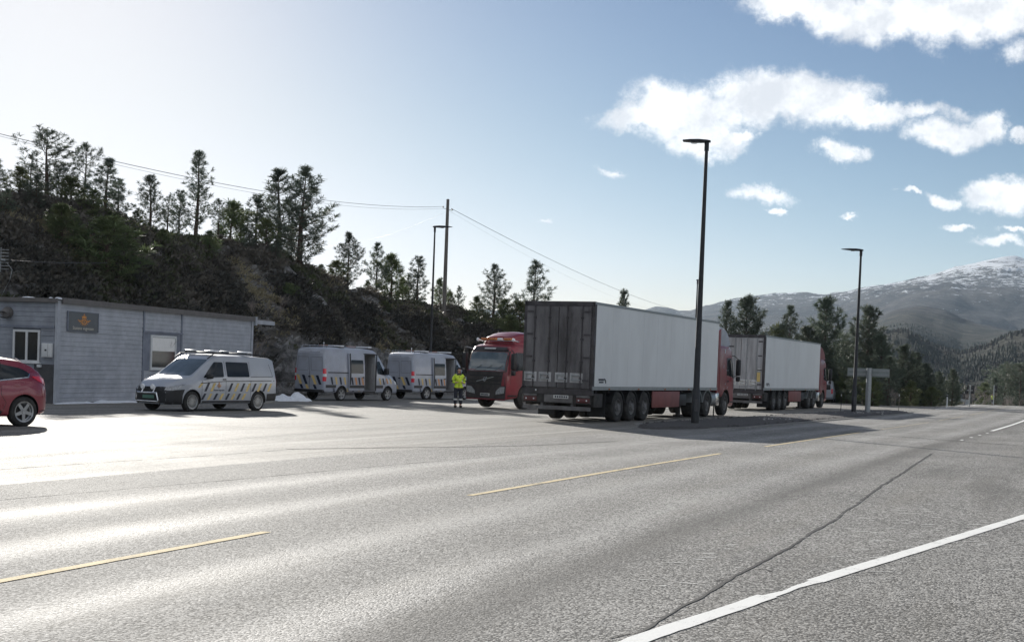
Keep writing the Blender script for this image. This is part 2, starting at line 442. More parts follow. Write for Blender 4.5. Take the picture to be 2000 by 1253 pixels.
# heath material shared by ground and hill
def heath(name, rocky):
    m, n, b = new_mat(name)
    P = n.n('ShaderNodeTexCoord').outputs['Object']
    gz = n.n('ShaderNodeSeparateXYZ', ins={0: n.n('ShaderNodeNewGeometry').outputs['True Normal']}).outputs[2]
    a = n.noise(P, .9, 8, .68); c1 = n.noise(n.v('ADD', P, (31, 7, 3)), .35, 7, .65); fi = n.noise(P, 7, 6, .72)
    veg = n.mix(n.ramp(a, .38, .62), (.070, .064, .056, 1), (.145, .128, .105, 1))
    veg = n.mix(n.m('MULTIPLY', n.ramp(c1, .56, .70), .8), veg, (.17, .155, .105, 1))
    veg = n.mix(n.m('MULTIPLY', n.ramp(fi, .45, .7), .45), veg, (.06, .075, .045, 1))
    rock = n.mix(n.ramp(n.noise(n.v('MULTIPLY', P, (1, 1, 2.2)), 1.3, 9, .72), .35, .65), (.11, .108, .108, 1), (.34, .33, .32, 1))
    rock = n.mix(n.m('MULTIPLY', n.ramp(fi, .5, .72), .5), rock, (.05, .045, .035, 1))
    k = n.m('ADD', n.ramp(gz, .80, .54), n.m('MULTIPLY', n.m('SUBTRACT', c1, .47), rocky * 2.4), clamp=True)
    n.set(b, 'Base Color', n.mix(n.m('MULTIPLY', k, rocky), veg, rock)); b.inputs['Roughness'].default_value = .92
    b.inputs['Specular IOR Level'].default_value = .2
    bp = n.n('ShaderNodeBump', ins={'Strength': 1.0, 'Distance': .22, 'Height': n.noise(P, 3.2, 9, .75)}); n.set(b, 'Normal', bp.outputs[0])
    return m
M['heath'] = heath('heather_and_rock', 1.0)
M['soil'] = heath('heath_ground', .25)

# base ground: everything near, to the edge of the far terrain
def grid(name, xs_, ys_, zf, m, smooth=180):
    vs = [(x, y, zf(x, y)) for y in ys_ for x in xs_]; nx = len(xs_)
    fs = [(j * nx + i, j * nx + i + 1, (j + 1) * nx + i + 1, (j + 1) * nx + i) for j in range(len(ys_) - 1) for i in range(nx - 1)]
    return mesh_obj(name, vs, fs, m, smooth=smooth)
gx = list(np.arange(-260, 381, 5.0)); gy = list(np.arange(-80, 431, 3.0))
def gz_soil(x, y):
    s, a = toRC(x, y)
    z = GZ(x, y) - .05
    if y > 78:                                             # verges fall and roll away from the road edge
        e = max(0, abs(a) - 5.5 - (max(0, 95 - y) * .6 if a > 0 else 0))
        if a < 0: e = max(0, -a - 6.0)
        z += min(1, e / 8) * (mn.noise(Vector((x * .07, y * .07, 0))) * .8 - .25)
    return z
ground = grid('ground', gx, gy, gz_soil, M['soil']); setp(ground, kind='structure')

rl = lambda s: -5.0 if s < 88 else max(-5.0, -5.0 + 0)  # left side of the road sheet
def rr(s):
    if s < 70: return 16.0
    if s < 105: return 16 - (s - 70) / 35 * 10.8
    return 5.2
road = sheet('road', (-62, 420), lambda s: -5.05, rr, .008, M['road'], ns=480, na=24)
setp(road, kind='structure')
def lotkeep(x, y):
    return y < 90 + (18 if 12 < x < 34 else 0) + 1.5 * math.sin(x * .5) and x > -70
lot = sheet('parking_lot', (-62, 130), -75, -5.0, .004, M['lot'], ns=260, na=110, keep=lotkeep)
setp(lot, kind='structure')

# ---- road markings, seams and cracks: thin sheets just above the asphalt
def ribbon(name, pts, w, lift, m, parent, jag=0, seed=0, wob=0):
    rnd = random.Random(seed); vs, fs = [], []
    P = []
    for i in range(len(pts) - 1):
        a, b_ = pts[i], pts[i + 1]; L = math.dist(a, b_); k = max(1, int(L / (.12 if jag else .6)))
        for j in range(k): P.append((a[0] + (b_[0] - a[0]) * j / k, a[1] + (b_[1] - a[1]) * j / k))
    P.append(pts[-1])
    for i, (x, y) in enumerate(P):
        x0, y0 = P[max(0, i - 1)]; x1, y1 = P[min(len(P) - 1, i + 1)]
        tx, ty = x1 - x0, y1 - y0; L = math.hypot(tx, ty) or 1; nx, ny = ty / L, -tx / L
        ww = w(i / (len(P) - 1)) if callable(w) else w
        j0 = jag * mn.noise(Vector((x * 2.3, y * 2.3, seed))) + jag * .6 * (rnd.random() - .5)
        j1 = jag * mn.noise(Vector((x * 2.3, y * 2.3, seed + 9))) + jag * .6 * (rnd.random() - .5)
        c_ = wob * (mn.noise(Vector((x * .8, y * .8, 5))) + .5 * mn.noise(Vector((x * 3.1, y * 3.1, 8))) + .25 * mn.noise(Vector((x * 9, y * 9, 2)))) if wob else 0
        for sgn, jj in ((-1, j0), (1, j1)):
            o = sgn * max(.003, ww / 2 + jj) + c_
            X, Y = x + nx * o, y + ny * o; vs.append((X, Y, GZ(X, Y) + lift))
    for i in range(len(P) - 1): fs.append((2 * i, 2 * i + 1, 2 * i + 3, 2 * i + 2))
    return mesh_obj(name, vs, fs, m, parent)
def gp(*a): return [tuple(G(x, y)[:2]) for x, y in a]
def rline(s0, s1, a, step=1.0):
    n_ = max(2, int(abs(s1 - s0) / step)); return [RC(s0 + (s1 - s0) * i / n_, a) for i in range(n_ + 1)]
sY = [toRC(*G(x, y)[:2])[0] for x, y in ((0, 1134), (522, 1040), (908, 968), (1406, 886), (1488, 872), (1660, 850))]
dash = sY[3] - sY[2]; gap = sY[4] - sY[3]
starts = [sY[1] - dash * .62 - 0.0]
ribbon('centre_line', rline(sY[1] - 8.5, sY[1], 0), .10, .013, M['lineyellow'], road, .006, 1)
ribbon('centre_line', rline(sY[2], sY[3], 0), .10, .013, M['lineyellow'], road, .006, 2)
ribbon('centre_line', rline(sY[4], sY[4] + dash, 0), .10, .013, M['lineyellow'], road, .006, 3)
M['lineworn'] = lineman('nearly_worn_off_yellow_paint', (.46, .41, .30), 1.0)
s = sY[4] + dash + gap
while s < 330:
    ribbon('centre_line', rline(s, s + dash, 0), .10, .013, M['lineworn'], road, .006, 4); s += dash + gap
s = sY[1] - 8.5 - gap - dash
ribbon('centre_line', rline(s, s + dash, 0), .10, .013, M['lineyellow'], road, .006, 5)
# the white edge line that swings out round the bay in front
w1 = gp((1180, 1280), (1250, 1250), (1420, 1193), (1500, 1166)); w2 = gp((1590, 1137), (1700, 1103), (1850, 1057), (2000, 1010), (2150, 965), (2330, 915))
ribbon('edge_line', w1, .145, .013, M['linewhite'], road, .012, 11)
ribbon('edge_line', gp((1500, 1166), (1530, 1157), (1590, 1137)), lambda t: .05 + .05 * abs(t - .5) * 2, .0125, M['linewhite'], road, .03, 12)
ribbon('edge_line', w2, .145, .013, M['linewhite'], road, .008, 13)
ribbon('edge_line', rline(52, 96, 3.25), .14, .013, M['linewhite'], road, .006, 14)
ribbon('edge_line', rline(96, 300, 3.35), .14, .013, M['linewhite'], road, .006, 15)
for i in range(4):
    s0 = 42 + i * 2.4; ribbon('edge_dash', rline(s0, s0 + .5, 3.35), .08, .013, M['linewhite'], road, .006, 16)
ribbon('edge_line', rline(96, 300, -3.45), .14, .013, M['linewhite'], road, .006, 17)
# long seam where the bay was paved against the lane, open as a crack near the camera
ck = gp((1190, 1275), (1250, 1237), (1345, 1180), (1440, 1127), (1530, 1076), (1620, 1022), (1700, 965), (1760, 925), (1820, 886))
def ckw(t): return .024 * (1 - t) + .050 * t
ribbon('road_crack', ck, ckw, .0125, M['tar'], road, .012, 21, wob=.032)
for (x, y, dx, dy) in ((1250, 1237, -60, 4), (1448, 1128, -55, 3), (1480, 1112, 28, 2), (1540, 1072, 14, -1)):
    ribbon('road_crack', gp((x, y), (x + dx * .5, y + dy), (x + dx, y + dy * 3)), .014, .0125, M['tar'], road, .01, x)
ribbon('road_crack', gp((1690, 848), (1800, 856), (1900, 864), (2000, 871), (2100, 878)), .09, .0125, M['tar'], road, .03, 23)
ribbon('road_crack', gp((1640, 845), (1690, 848)), .05, .0125, M['tar'], road, .02, 24)
# patched seams on the lot side
ribbon('road_seam', gp((-200, 1000), (0, 977), (250, 955), (480, 935), (720, 912), (940, 893), (1150, 874), (1230, 866)), .022, .0125, M['paleseam'], road, .02, 25)
ribbon('road_seam', gp((-100, 924), (0, 917), (200, 903), (430, 888), (560, 878)), .025, .0125, M['paleseam'], lot, .03, 26)
ribbon('road_seam', gp((560, 877), (760, 874), (900, 873), (1050, 870), (1200, 862)), .10, .0125, M['tar'], lot, .04, 27)
# white scuffs on the bay: little chips of paint ground off by ploughs
rnd = random.Random(5)
mb = MB()
for i in range(150):
    px = rnd.gauss(1790, 100); py = rnd.gauss(1030, 34)
    if rnd.random() < .1: px, py = rnd.uniform(1250, 1500), rnd.uniform(1060, 1150)
    p = G(px, py); L = rnd.uniform(.02, .085) * (1 if rnd.random() < .9 else 1.6); t = R(rnd.uniform(-12, 10)); w = rnd.uniform(.004, .009)
    if toRC(p.x, p.y)[1] < 3.7: continue
    c, s_ = math.cos(t), math.sin(t)
    mb.poly([(p.x + c * a - s_ * b, p.y + s_ * a + c * b, GZ(p.x + c * a, p.y) + .0135) for a, b in ((-L, -w), (L * .3, -w * 1.3), (L, 0), (L * .2, w), (-L, w * .6))])
setp(mb.build('paint_scuffs', M['linewhite'], road), kind='stuff')

# ------------------------------------------------------------------ wooded hill behind the lot
HOR = lambda x: 716 + .0375 * (x - 1000)
_hx = [-700, -300, 0, 200, 490, 600, 750, 900, 1020, 1100, 1200, 1300]
_hf = [42, 47, 53, 60, 66.5, 72, 83, 92, 98, 102, 108, 116]
_hc0 = [76, 78, 81, 84, 90, 94, 100, 108, 112, 114, 121, 126]
_hc = [58, 62, 66, 70, 80, 87, 96, 107, 112, 117, 121, 126]
_cx = [-700, -300, 0, 100, 240, 300, 400, 470, 540, 640, 700, 760, 860, 930, 1000, 1050, 1120, 1200, 1300]
_cy = [330, 350, 392, 400, 440, 455, 474, 486, 503, 548, 568, 590, 606, 618, 640, 662, 700, 728, 752]
def hill_par(a):
    px = 1000 + a * 2500
    yf = np.interp(px, _hx, _hf); yc = np.interp(px, _hx, _hc); cy = np.interp(px, _cx, _cy)
    hc = EYE + (HOR(px) - cy) / 2500 * yc
    return yf, yc, max(hc, GZ(a * yc, yc) - .3)
def HILL(x, y, rough=True):
    a = x / max(y, 1); yf, yc, hc = hill_par(a)
    g0 = GZ(x, y)
    if y < yf: return g0 - .12
    H = hc - GZ(a * yf, yf); t = (y - yf) / (yc - yf)
    if t < 1:
        cut = .40 * min(1, H / 6)                          # blasted rock face, then heath slope
        prof = cut * (1 - (1 - min(1, t / .13)) ** 2) + (1 - cut) * (1 - (1 - t) ** 1.7) * (t ** .35)
        z = GZ(a * yf, yf) - .12 + H * prof
    else:
        z = hc - .02 * (y - yc) - .0012 * (y - yc) ** 2
    if rough:
        w = min(1, t * 8) * min(1, H / 3)
        f = mn.fractal(Vector((x * .22, y * .22, z * .3)), .9, 2.1, 5)
        rg = abs(mn.noise(Vector((x * .45, y * .45, z * .5)))) 
        z += w * (f * .75 - rg * .6 + .12) * (1.0 if t < 1 else .5)
    return z
cols = np.linspace(-.80, .125, 330); ts = np.concatenate([np.linspace(0, .2, 34)[:-1], np.linspace(.2, 1, 62)[:-1], np.linspace(1, 1.9, 20)])
vs = []
for a in cols:
    yf, yc, hc = hill_par(a)
    for t in ts:
        y = yf + (yc - yf) * t; x = a * y; z = HILL(x, y)
        if t < .22 and t > 0:                               # jut ledges of the rock face towards the lot
            q = mn.fractal(Vector((x * .5, z * .9, y * .2)), .8, 2.2, 4) * 1.1 * min(1, (hc + 1) / 5)
            y -= q; x = a * y
        vs.append((x, y, z))
nt_ = len(ts)
fs = [(i * nt_ + j, (i + 1) * nt_ + j, (i + 1) * nt_ + j + 1, i * nt_ + j + 1) for i in range(len(cols) - 1) for j in range(nt_ - 1)]
hill = mesh_obj('hillside', vs, fs, M['heath'], smooth=35); setp(hill, kind='structure')

# low bank behind the far end of the lot, under the trees
def bank_z(x, y):
    return GZ(x, y)

# ------------------------------------------------------------------ far valley and mountains
_sx = [-1200, 600, 860, 900, 930, 1000, 1040, 1230, 1250, 1275, 1300, 1320, 1345, 1370, 1430, 1480, 1540, 1570, 1600, 1650, 1700, 1740, 1800, 1850, 1900, 1940, 1965, 2000, 2100, 2300, 2700, 3400]
_sy = [640, 640, 604, 602, 596, 606, 612, 612, 606, 598, 602, 609, 603, 593, 584, 579, 571, 572, 575, 567, 557, 553, 538, 522, 510, 501, 499, 502, 520, 560, 590, 640]
_mx = [-1200, 1200, 1400, 1640, 1700, 1740, 1780, 1830, 1880, 1960, 2050, 2300, 3400]
_my = [700, 690, 672, 650, 628, 608, 600, 606, 622, 642, 648, 640, 680]
_nx = [-1200, 1500, 1640, 1720, 1760, 1820, 1870, 1920, 1960, 2000, 2100, 3400]
_ny = [735, 725, 705, 664, 660, 690, 704, 690, 668, 660, 655, 700]
def far_el(px, r):
    """tangent of the elevation angle of the terrain at pixel column px, distance r"""
    h = HOR(px)
    e = lambda y: (h - y) / 2500
    sk = e(np.interp(px, _sx, _sy)); md = e(np.interp(px, _mx, _my)); nr = e(np.interp(px, _nx, _ny))
    lo = min(e(742), nr - .006)
    K = [(420, -20 / 420.), (700, min(lo, e(768))), (1150, nr), (1500, nr - .0045), (2100, (nr + md) / 2 - .001), (2900, md), (3500, md - .003), (4600, (md + sk) / 2 + .001), (6200, sk), (7600, sk - .02)]
    lr = math.log(r); kx = [math.log(k[0]) for k in K]; ky = [k[1] for k in K]
    i = max(0, min(len(K) - 2, int(np.searchsorted(kx, lr)) - 1)); t = (lr - kx[i]) / (kx[i + 1] - kx[i]); t = max(0, min(1, t)); t = t * t * (3 - 2 * t)
    return ky[i] + (ky[i + 1] - ky[i]) * t
def FAR(x, y):
    r = y; px = 1000 + 2500 * x / y
    z = EYE + far_el(px, r) * r
    if r > 500:
        amp = min(1, (r - 500) / 900)
        v = Vector((x / 900, y / 900, 0))
        z += amp * (mn.fractal(v, .85, 2.1, 7) * r * .0085 + abs(mn.noise(v * 2.3)) * r * -.005 + mn.fractal(v * 6, .7, 2.2, 5) * r * .0016) * (1 if r < 5600 else .6)
    else:
        z += mn.noise(Vector((x / 60, y / 60, 3))) * 2
    return z
rs = np.exp(np.linspace(math.log(420), math.log(7600), 190)); ca = np.linspace(-.9, .95, 520)
vs = [(a * r, r, FAR(a * r, r)) for r in rs for a in ca]; nc = len(ca)
fs = [(j * nc + i, j * nc + i + 1, (j + 1) * nc + i + 1, (j + 1) * nc + i) for j in range(len(rs) - 1) for i in range(nc - 1)]
def mountain_mat():
    m, n, b = new_mat('mountain_heath_and_snow')
    P = n.n('ShaderNodeTexCoord').outputs['Object']
    z = n.n('ShaderNodeSeparateXYZ', ins={0: P}).outputs[2]
    nz = n.n('ShaderNodeSeparateXYZ', ins={0: n.n('ShaderNodeNewGeometry').outputs['Normal']}).outputs[2]
    a = n.noise(P, .0035, 9, .68); c = n.noise(P, .012, 8, .7); f = n.noise(P, .05, 6, .75)
    col = n.mix(n.ramp(a, .4, .6), (.028, .030, .040, 1), (.078, .072, .074, 1))
    # woodland on the low slopes
    wood = n.mix(n.ramp(c, .42, .58), (.020, .030, .020, 1), (.060, .062, .045, 1))
    low = n.m('MULTIPLY', n.ramp(n.m('ADD', z, n.m('MULTIPLY', n.m('SUBTRACT', a, .5), 260)), 190, 60), .85)
    col = n.mix(low, col, wood)
    col = n.mix(n.m('MULTIPLY', n.ramp(f, .42, .66), .6), col, (.022, .025, .022, 1))
    col = n.mix(n.m('MULTIPLY', n.ramp(n.noise(n.v('MULTIPLY', P, (1, .5, 2)), .022, 8, .78), .5, .66), .5), col, (.15, .14, .125, 1))
    wind = n.noise(n.v('MULTIPLY', P, (1, .5, 2.6)), .016, 11, .80)
    h = n.m('MULTIPLY', n.m('SUBTRACT', z, 400), .00062)
    sn = n.ramp(n.m('ADD', n.m('ADD', wind, h), n.m('MULTIPLY', n.m('SUBTRACT', f, .5), .25)), .520, .585)
    sn = n.m('MULTIPLY', sn, n.ramp(z, 170, 260))
    col = n.mix(sn, col, (.72, .75, .80, 1))
    n.set(b, 'Base Color', col); b.inputs['Roughness'].default_value = .95; b.inputs['Specular IOR Level'].default_value = .1
    bp = n.n('ShaderNodeBump', ins={'Strength': 1.0, 'Distance': 30, 'Height': n.noise(P, .012, 10, .78)}); n.set(b, 'Normal', bp.outputs[0])
    return m
mts = mesh_obj('mountains', vs, fs, mountain_mat(), smooth=180); setp(mts, kind='structure')
# big sheet far below and behind, so the land closes everywhere
far_plain = mesh_obj('outlying_ground', [(-20000, -20000, -26), (20000, -20000, -26), (20000, 20000, -26), (-20000, 20000, -26)], [(0, 1, 2, 3)], M['soil'])
setp(far_plain, kind='structure')
# ------------------------------------------------------------------ vegetation
def needle_mat(name, c0, c1):
    m, n, b = new_mat(name)
    P = n.n('ShaderNodeTexCoord').outputs['Object']
    rn = n.n('ShaderNodeObjectInfo').outputs['Random']
    f = n.ramp(n.noise(P, 1.1, 5, .65), .35, .65)
    c = n.mix(f, tuple(c0) + (1,), tuple(c1) + (1,))
    hs = n.n('ShaderNodeHueSaturation', ins={'Hue': n.m('ADD', .485, n.m('MULTIPLY', rn, .03)), 'Value': n.m('ADD', .8, n.m('MULTIPLY', rn, .4)), 'Color': c})
    n.set(b, 'Base Color', hs.outputs[0]); b.inputs['Roughness'].default_value = .6; b.inputs['Specular IOR Level'].default_value = .35
    tr = n.n('ShaderNodeBsdfTranslucent', ins={'Color': hs.outputs[0]})
    mx = n.n('ShaderNodeMixShader', ins={0: .22, 1: b.outputs[0], 2: tr.outputs[0]})
    n.set(n.t.nodes['Material Output'], 'Surface', mx.outputs[0])
    return m
M['needle'] = needle_mat('pine_needles', (.085, .112, .082), (.15, .175, .13))
M['needle_y'] = needle_mat('young_pine_needles', (.10, .135, .06), (.17, .19, .09))
M['bark'] = mat('pine_bark', (.10, .07, .055), .9, 0, .35, 5, bump=.02)
M['twig'] = mat('bare_twigs', (.26, .22, .20), .85, 0, .3, 3)
M['needle_far'] = mat('distant_needles', (.036, .042, .034), .9, 0, .5, .02)
M['twig_far'] = mat('distant_bare_twigs', (.045, .042, .040), .95, 0, .4, .02)
M['heather'] = needle_mat('heather', (.085, .078, .066), (.15, .135, .11))
M['scrub'] = needle_mat('green_scrub', (.08, .10, .05), (.14, .15, .09))
M['drygrass'] = needle_mat('dry_grass', (.20, .17, .11), (.30, .26, .17))

def tuft(vs, fs, c, d, rnd, n, L, w):
    """spray of needle blades round a twig end"""
    d = d.normalized(); a = d.cross(Vector((.3, .2, 1))).normalized(); b = d.cross(a)
    for k in range(n):
        t = rnd.uniform(0, 6.283); s = rnd.uniform(.25, 1.15)
        v = (d * rnd.uniform(.25, 1) + (a * math.cos(t) + b * math.sin(t)) * s).normalized() * L * rnd.uniform(.6, 1.1)
        q = v.cross(Vector((rnd.uniform(-1, 1), rnd.uniform(-1, 1), rnd.uniform(-1, 1)))).normalized() * w
        o = c + d * rnd.uniform(-.5, .2) * L; i = len(vs)
        vs += [o - q * .5, o + q * .5, o + v + q * .3, o + v - q * .3]; fs.append((i, i + 1, i + 2, i + 3))

def make_tree(seed, H, kind):
    """returns (trunk mesh, crown mesh); built for real height H"""
    rnd = random.Random(seed); tv, tf, cv, cf = [], [], [], []
    tb = MB()
    lean = rnd.uniform(-.03, .03), rnd.uniform(-.03, .03)
    def ax(z): return Vector((lean[0] * z + .10 * math.sin(z * .7 + seed) * z / H, lean[1] * z + .10 * math.cos(z * .6 + seed) * z / H, z))
    r0 = .018 * H + .03
    tb.tube([ax(H * t) for t in (0, .05, .2, .4, .6, .8, .97)], [r0 * k for k in (1.25, 1, .85, .65, .45, .24, .06)], 8)
    P = {'cone': (.10, .27, 1.0), 'tall': (.20, .20, .9), 'round': (.26, .34, 1.5), 'sparse': (.20, .36, 1.2), 'young': (.04, .36, .9), 'full': (.06, .29, 1)}[kind]
    zb, wid, powr = P
    z = H * zb
    whorl = {'sparse': .55, 'full': .30}.get(kind, .44)
    dens = {'cone': .80, 'tall': .75, 'round': .95, 'sparse': .72, 'young': .9, 'full': 1.15}[kind]
    lop = [rnd.uniform(.65, 1.15) for _ in range(8)]
    while z < H * .985:
        t = (z - H * zb) / (H * (1 - zb))
        if kind in ('cone', 'young', 'tall', 'full'): prof = (1 - t) ** .8 * (.45 + .55 * min(1, t * 3.2)) + .04
        elif kind == 'round': prof = math.sin(math.pi * min(1, (t * .86 + .16))) ** .65 * (1 - .3 * t) + .04
        else: prof = (.55 + .45 * math.sin(t * 7 + seed)) * (1 - t) ** .45 * .8 + .12
        k = rnd.choice((3, 4, 5)); ph = rnd.uniform(0, 6.28)
        gapp = mn.noise(Vector((seed * 3.1, z * .55, 0)))
        for j in range(k):
            az = ph + 6.283 * j / k + rnd.uniform(-.4, .4)
            L = H * wid * prof * rnd.uniform(.55, 1.25) * lop[int((az % 6.283) / 6.283 * 8) % 8] * (1 + gapp * .5)
            if kind == 'sparse' and rnd.random() < .25: continue
            if rnd.random() < .05 and t < .5: L *= 1.25
            L = max(.18, min(L, H * wid * prof * 1.35))
            rise = rnd.uniform(.15, .6) + t * .7
            base = ax(z + rnd.uniform(-.1, .1)); h = Vector((math.cos(az), math.sin(az), 0))
            side = Vector((-h.y, h.x, 0))
            bend = rnd.uniform(-.25, .25)
            pt = lambda u: base + h * L * u + side * L * bend * u * u + Vector((0, 0, L * (rise * u * .6 + .38 * u * u - .10 * math.sin(3 * u))))
            tb.tube([pt(0), pt(.35), pt(.7), pt(1)], [r0 * .22 * (1 - t * .6) + .008, r0 * .15 * (1 - t * .6) + .006, .009, .005], 3, cap=False)
            nt2 = max(2, int(L / .19 * dens))
            for q in range(nt2):
                u = .36 + .68 * (q + rnd.random()) / nt2
                if u < .45 and rnd.random() < .4: continue
                c = pt(min(u, 1.02)); sw = (1 - u * .55) * L * .36
                for sd_ in (-1, 1):
                    if rnd.random() < .22: continue
                    o = side * sd_ * rnd.uniform(.25, 1) * sw + Vector((0, 0, rnd.uniform(-.06, .12)))
                    d = (h * .55 + side * sd_ * .5 + Vector((0, 0, .9))) + Vector((rnd.uniform(-.4, .4), rnd.uniform(-.4, .4), rnd.uniform(-.2, .5)))
                    tuft(cv, cf, c + o, d, rnd, 12, .27 + .09 * rnd.random(), .032)
            tuft(cv, cf, pt(1.0), h + Vector((0, 0, .9)), rnd, 12, .26, .034)
        z += whorl * rnd.uniform(.65, 1.2) * (1.0 if H > 5 else .75) * (1 - .35 * t)
    for q in range(4): tuft(cv, cf, ax(H * (.965 + .012 * q)), Vector((rnd.uniform(-.3, .3), rnd.uniform(-.3, .3), 1)), rnd, 12, .24, .032)
    bmesh.ops.recalc_face_normals(tb.bm, faces=list(tb.bm.faces))
    me = bpy.data.meshes.new('trunk'); tb.bm.to_mesh(me); tb.bm.free(); me.materials.append(M['bark']); me.shade_smooth()
    mc = bpy.data.meshes.new('crown'); mc.from_pydata([tuple(v) for v in cv], [], cf)
    mc.materials.append(M['needle_y'] if kind == 'young' else M['needle'])
    return me, mc, H
VAR = {'cone': [make_tree(11, 7.5, 'cone'), make_tree(12, 7, 'cone'), make_tree(13, 6.5, 'cone'), make_tree(14, 8, 'cone')],
       'full': [make_tree(61, 8, 'full'), make_tree(62, 7.5, 'full'), make_tree(63, 8.5, 'full')],
       'tall': [make_tree(21, 9, 'tall'), make_tree(22, 8.5, 'tall')],
       'round': [make_tree(31, 8.5, 'round'), make_tree(32, 7.5, 'round'), make_tree(33, 8, 'round')],
       'sparse': [make_tree(41, 8, 'sparse'), make_tree(42, 7.5, 'sparse')],
       'young': [make_tree(51, 3.5, 'young'), make_tree(52, 4, 'young'), make_tree(53, 3.2, 'young')]}
def tree(px, ptop, Y, kind, label, group, vi=0, wide=1.0, base=None, cat='tree', seed=0):
    if base is None and px < 1250: Y += np.interp(px, _hx, _hc) - np.interp(px, _hx, _hc0)
    top = AT(px, ptop, Y)
    zb = base if base is not None else (HILL(top.x, Y) if px < 1250 else gz_soil(top.x, Y))
    h = top.z - zb + .35
    tm, cm, H0 = VAR[kind][vi % len(VAR[kind])]
    s = h / H0
    t = empty('pine_tree', (top.x, Y, zb - .3), random.Random(int(px * 7 + Y)).uniform(0, 6.28), label, cat, group)
    for nm, me in (('trunk', tm), ('crown', cm)):
        o = bpy.data.objects.new(nm, me); link(o, t); o.scale = (s * wide, s * wide, s)
    return t
RG = 'pines along the ridge behind the lot'
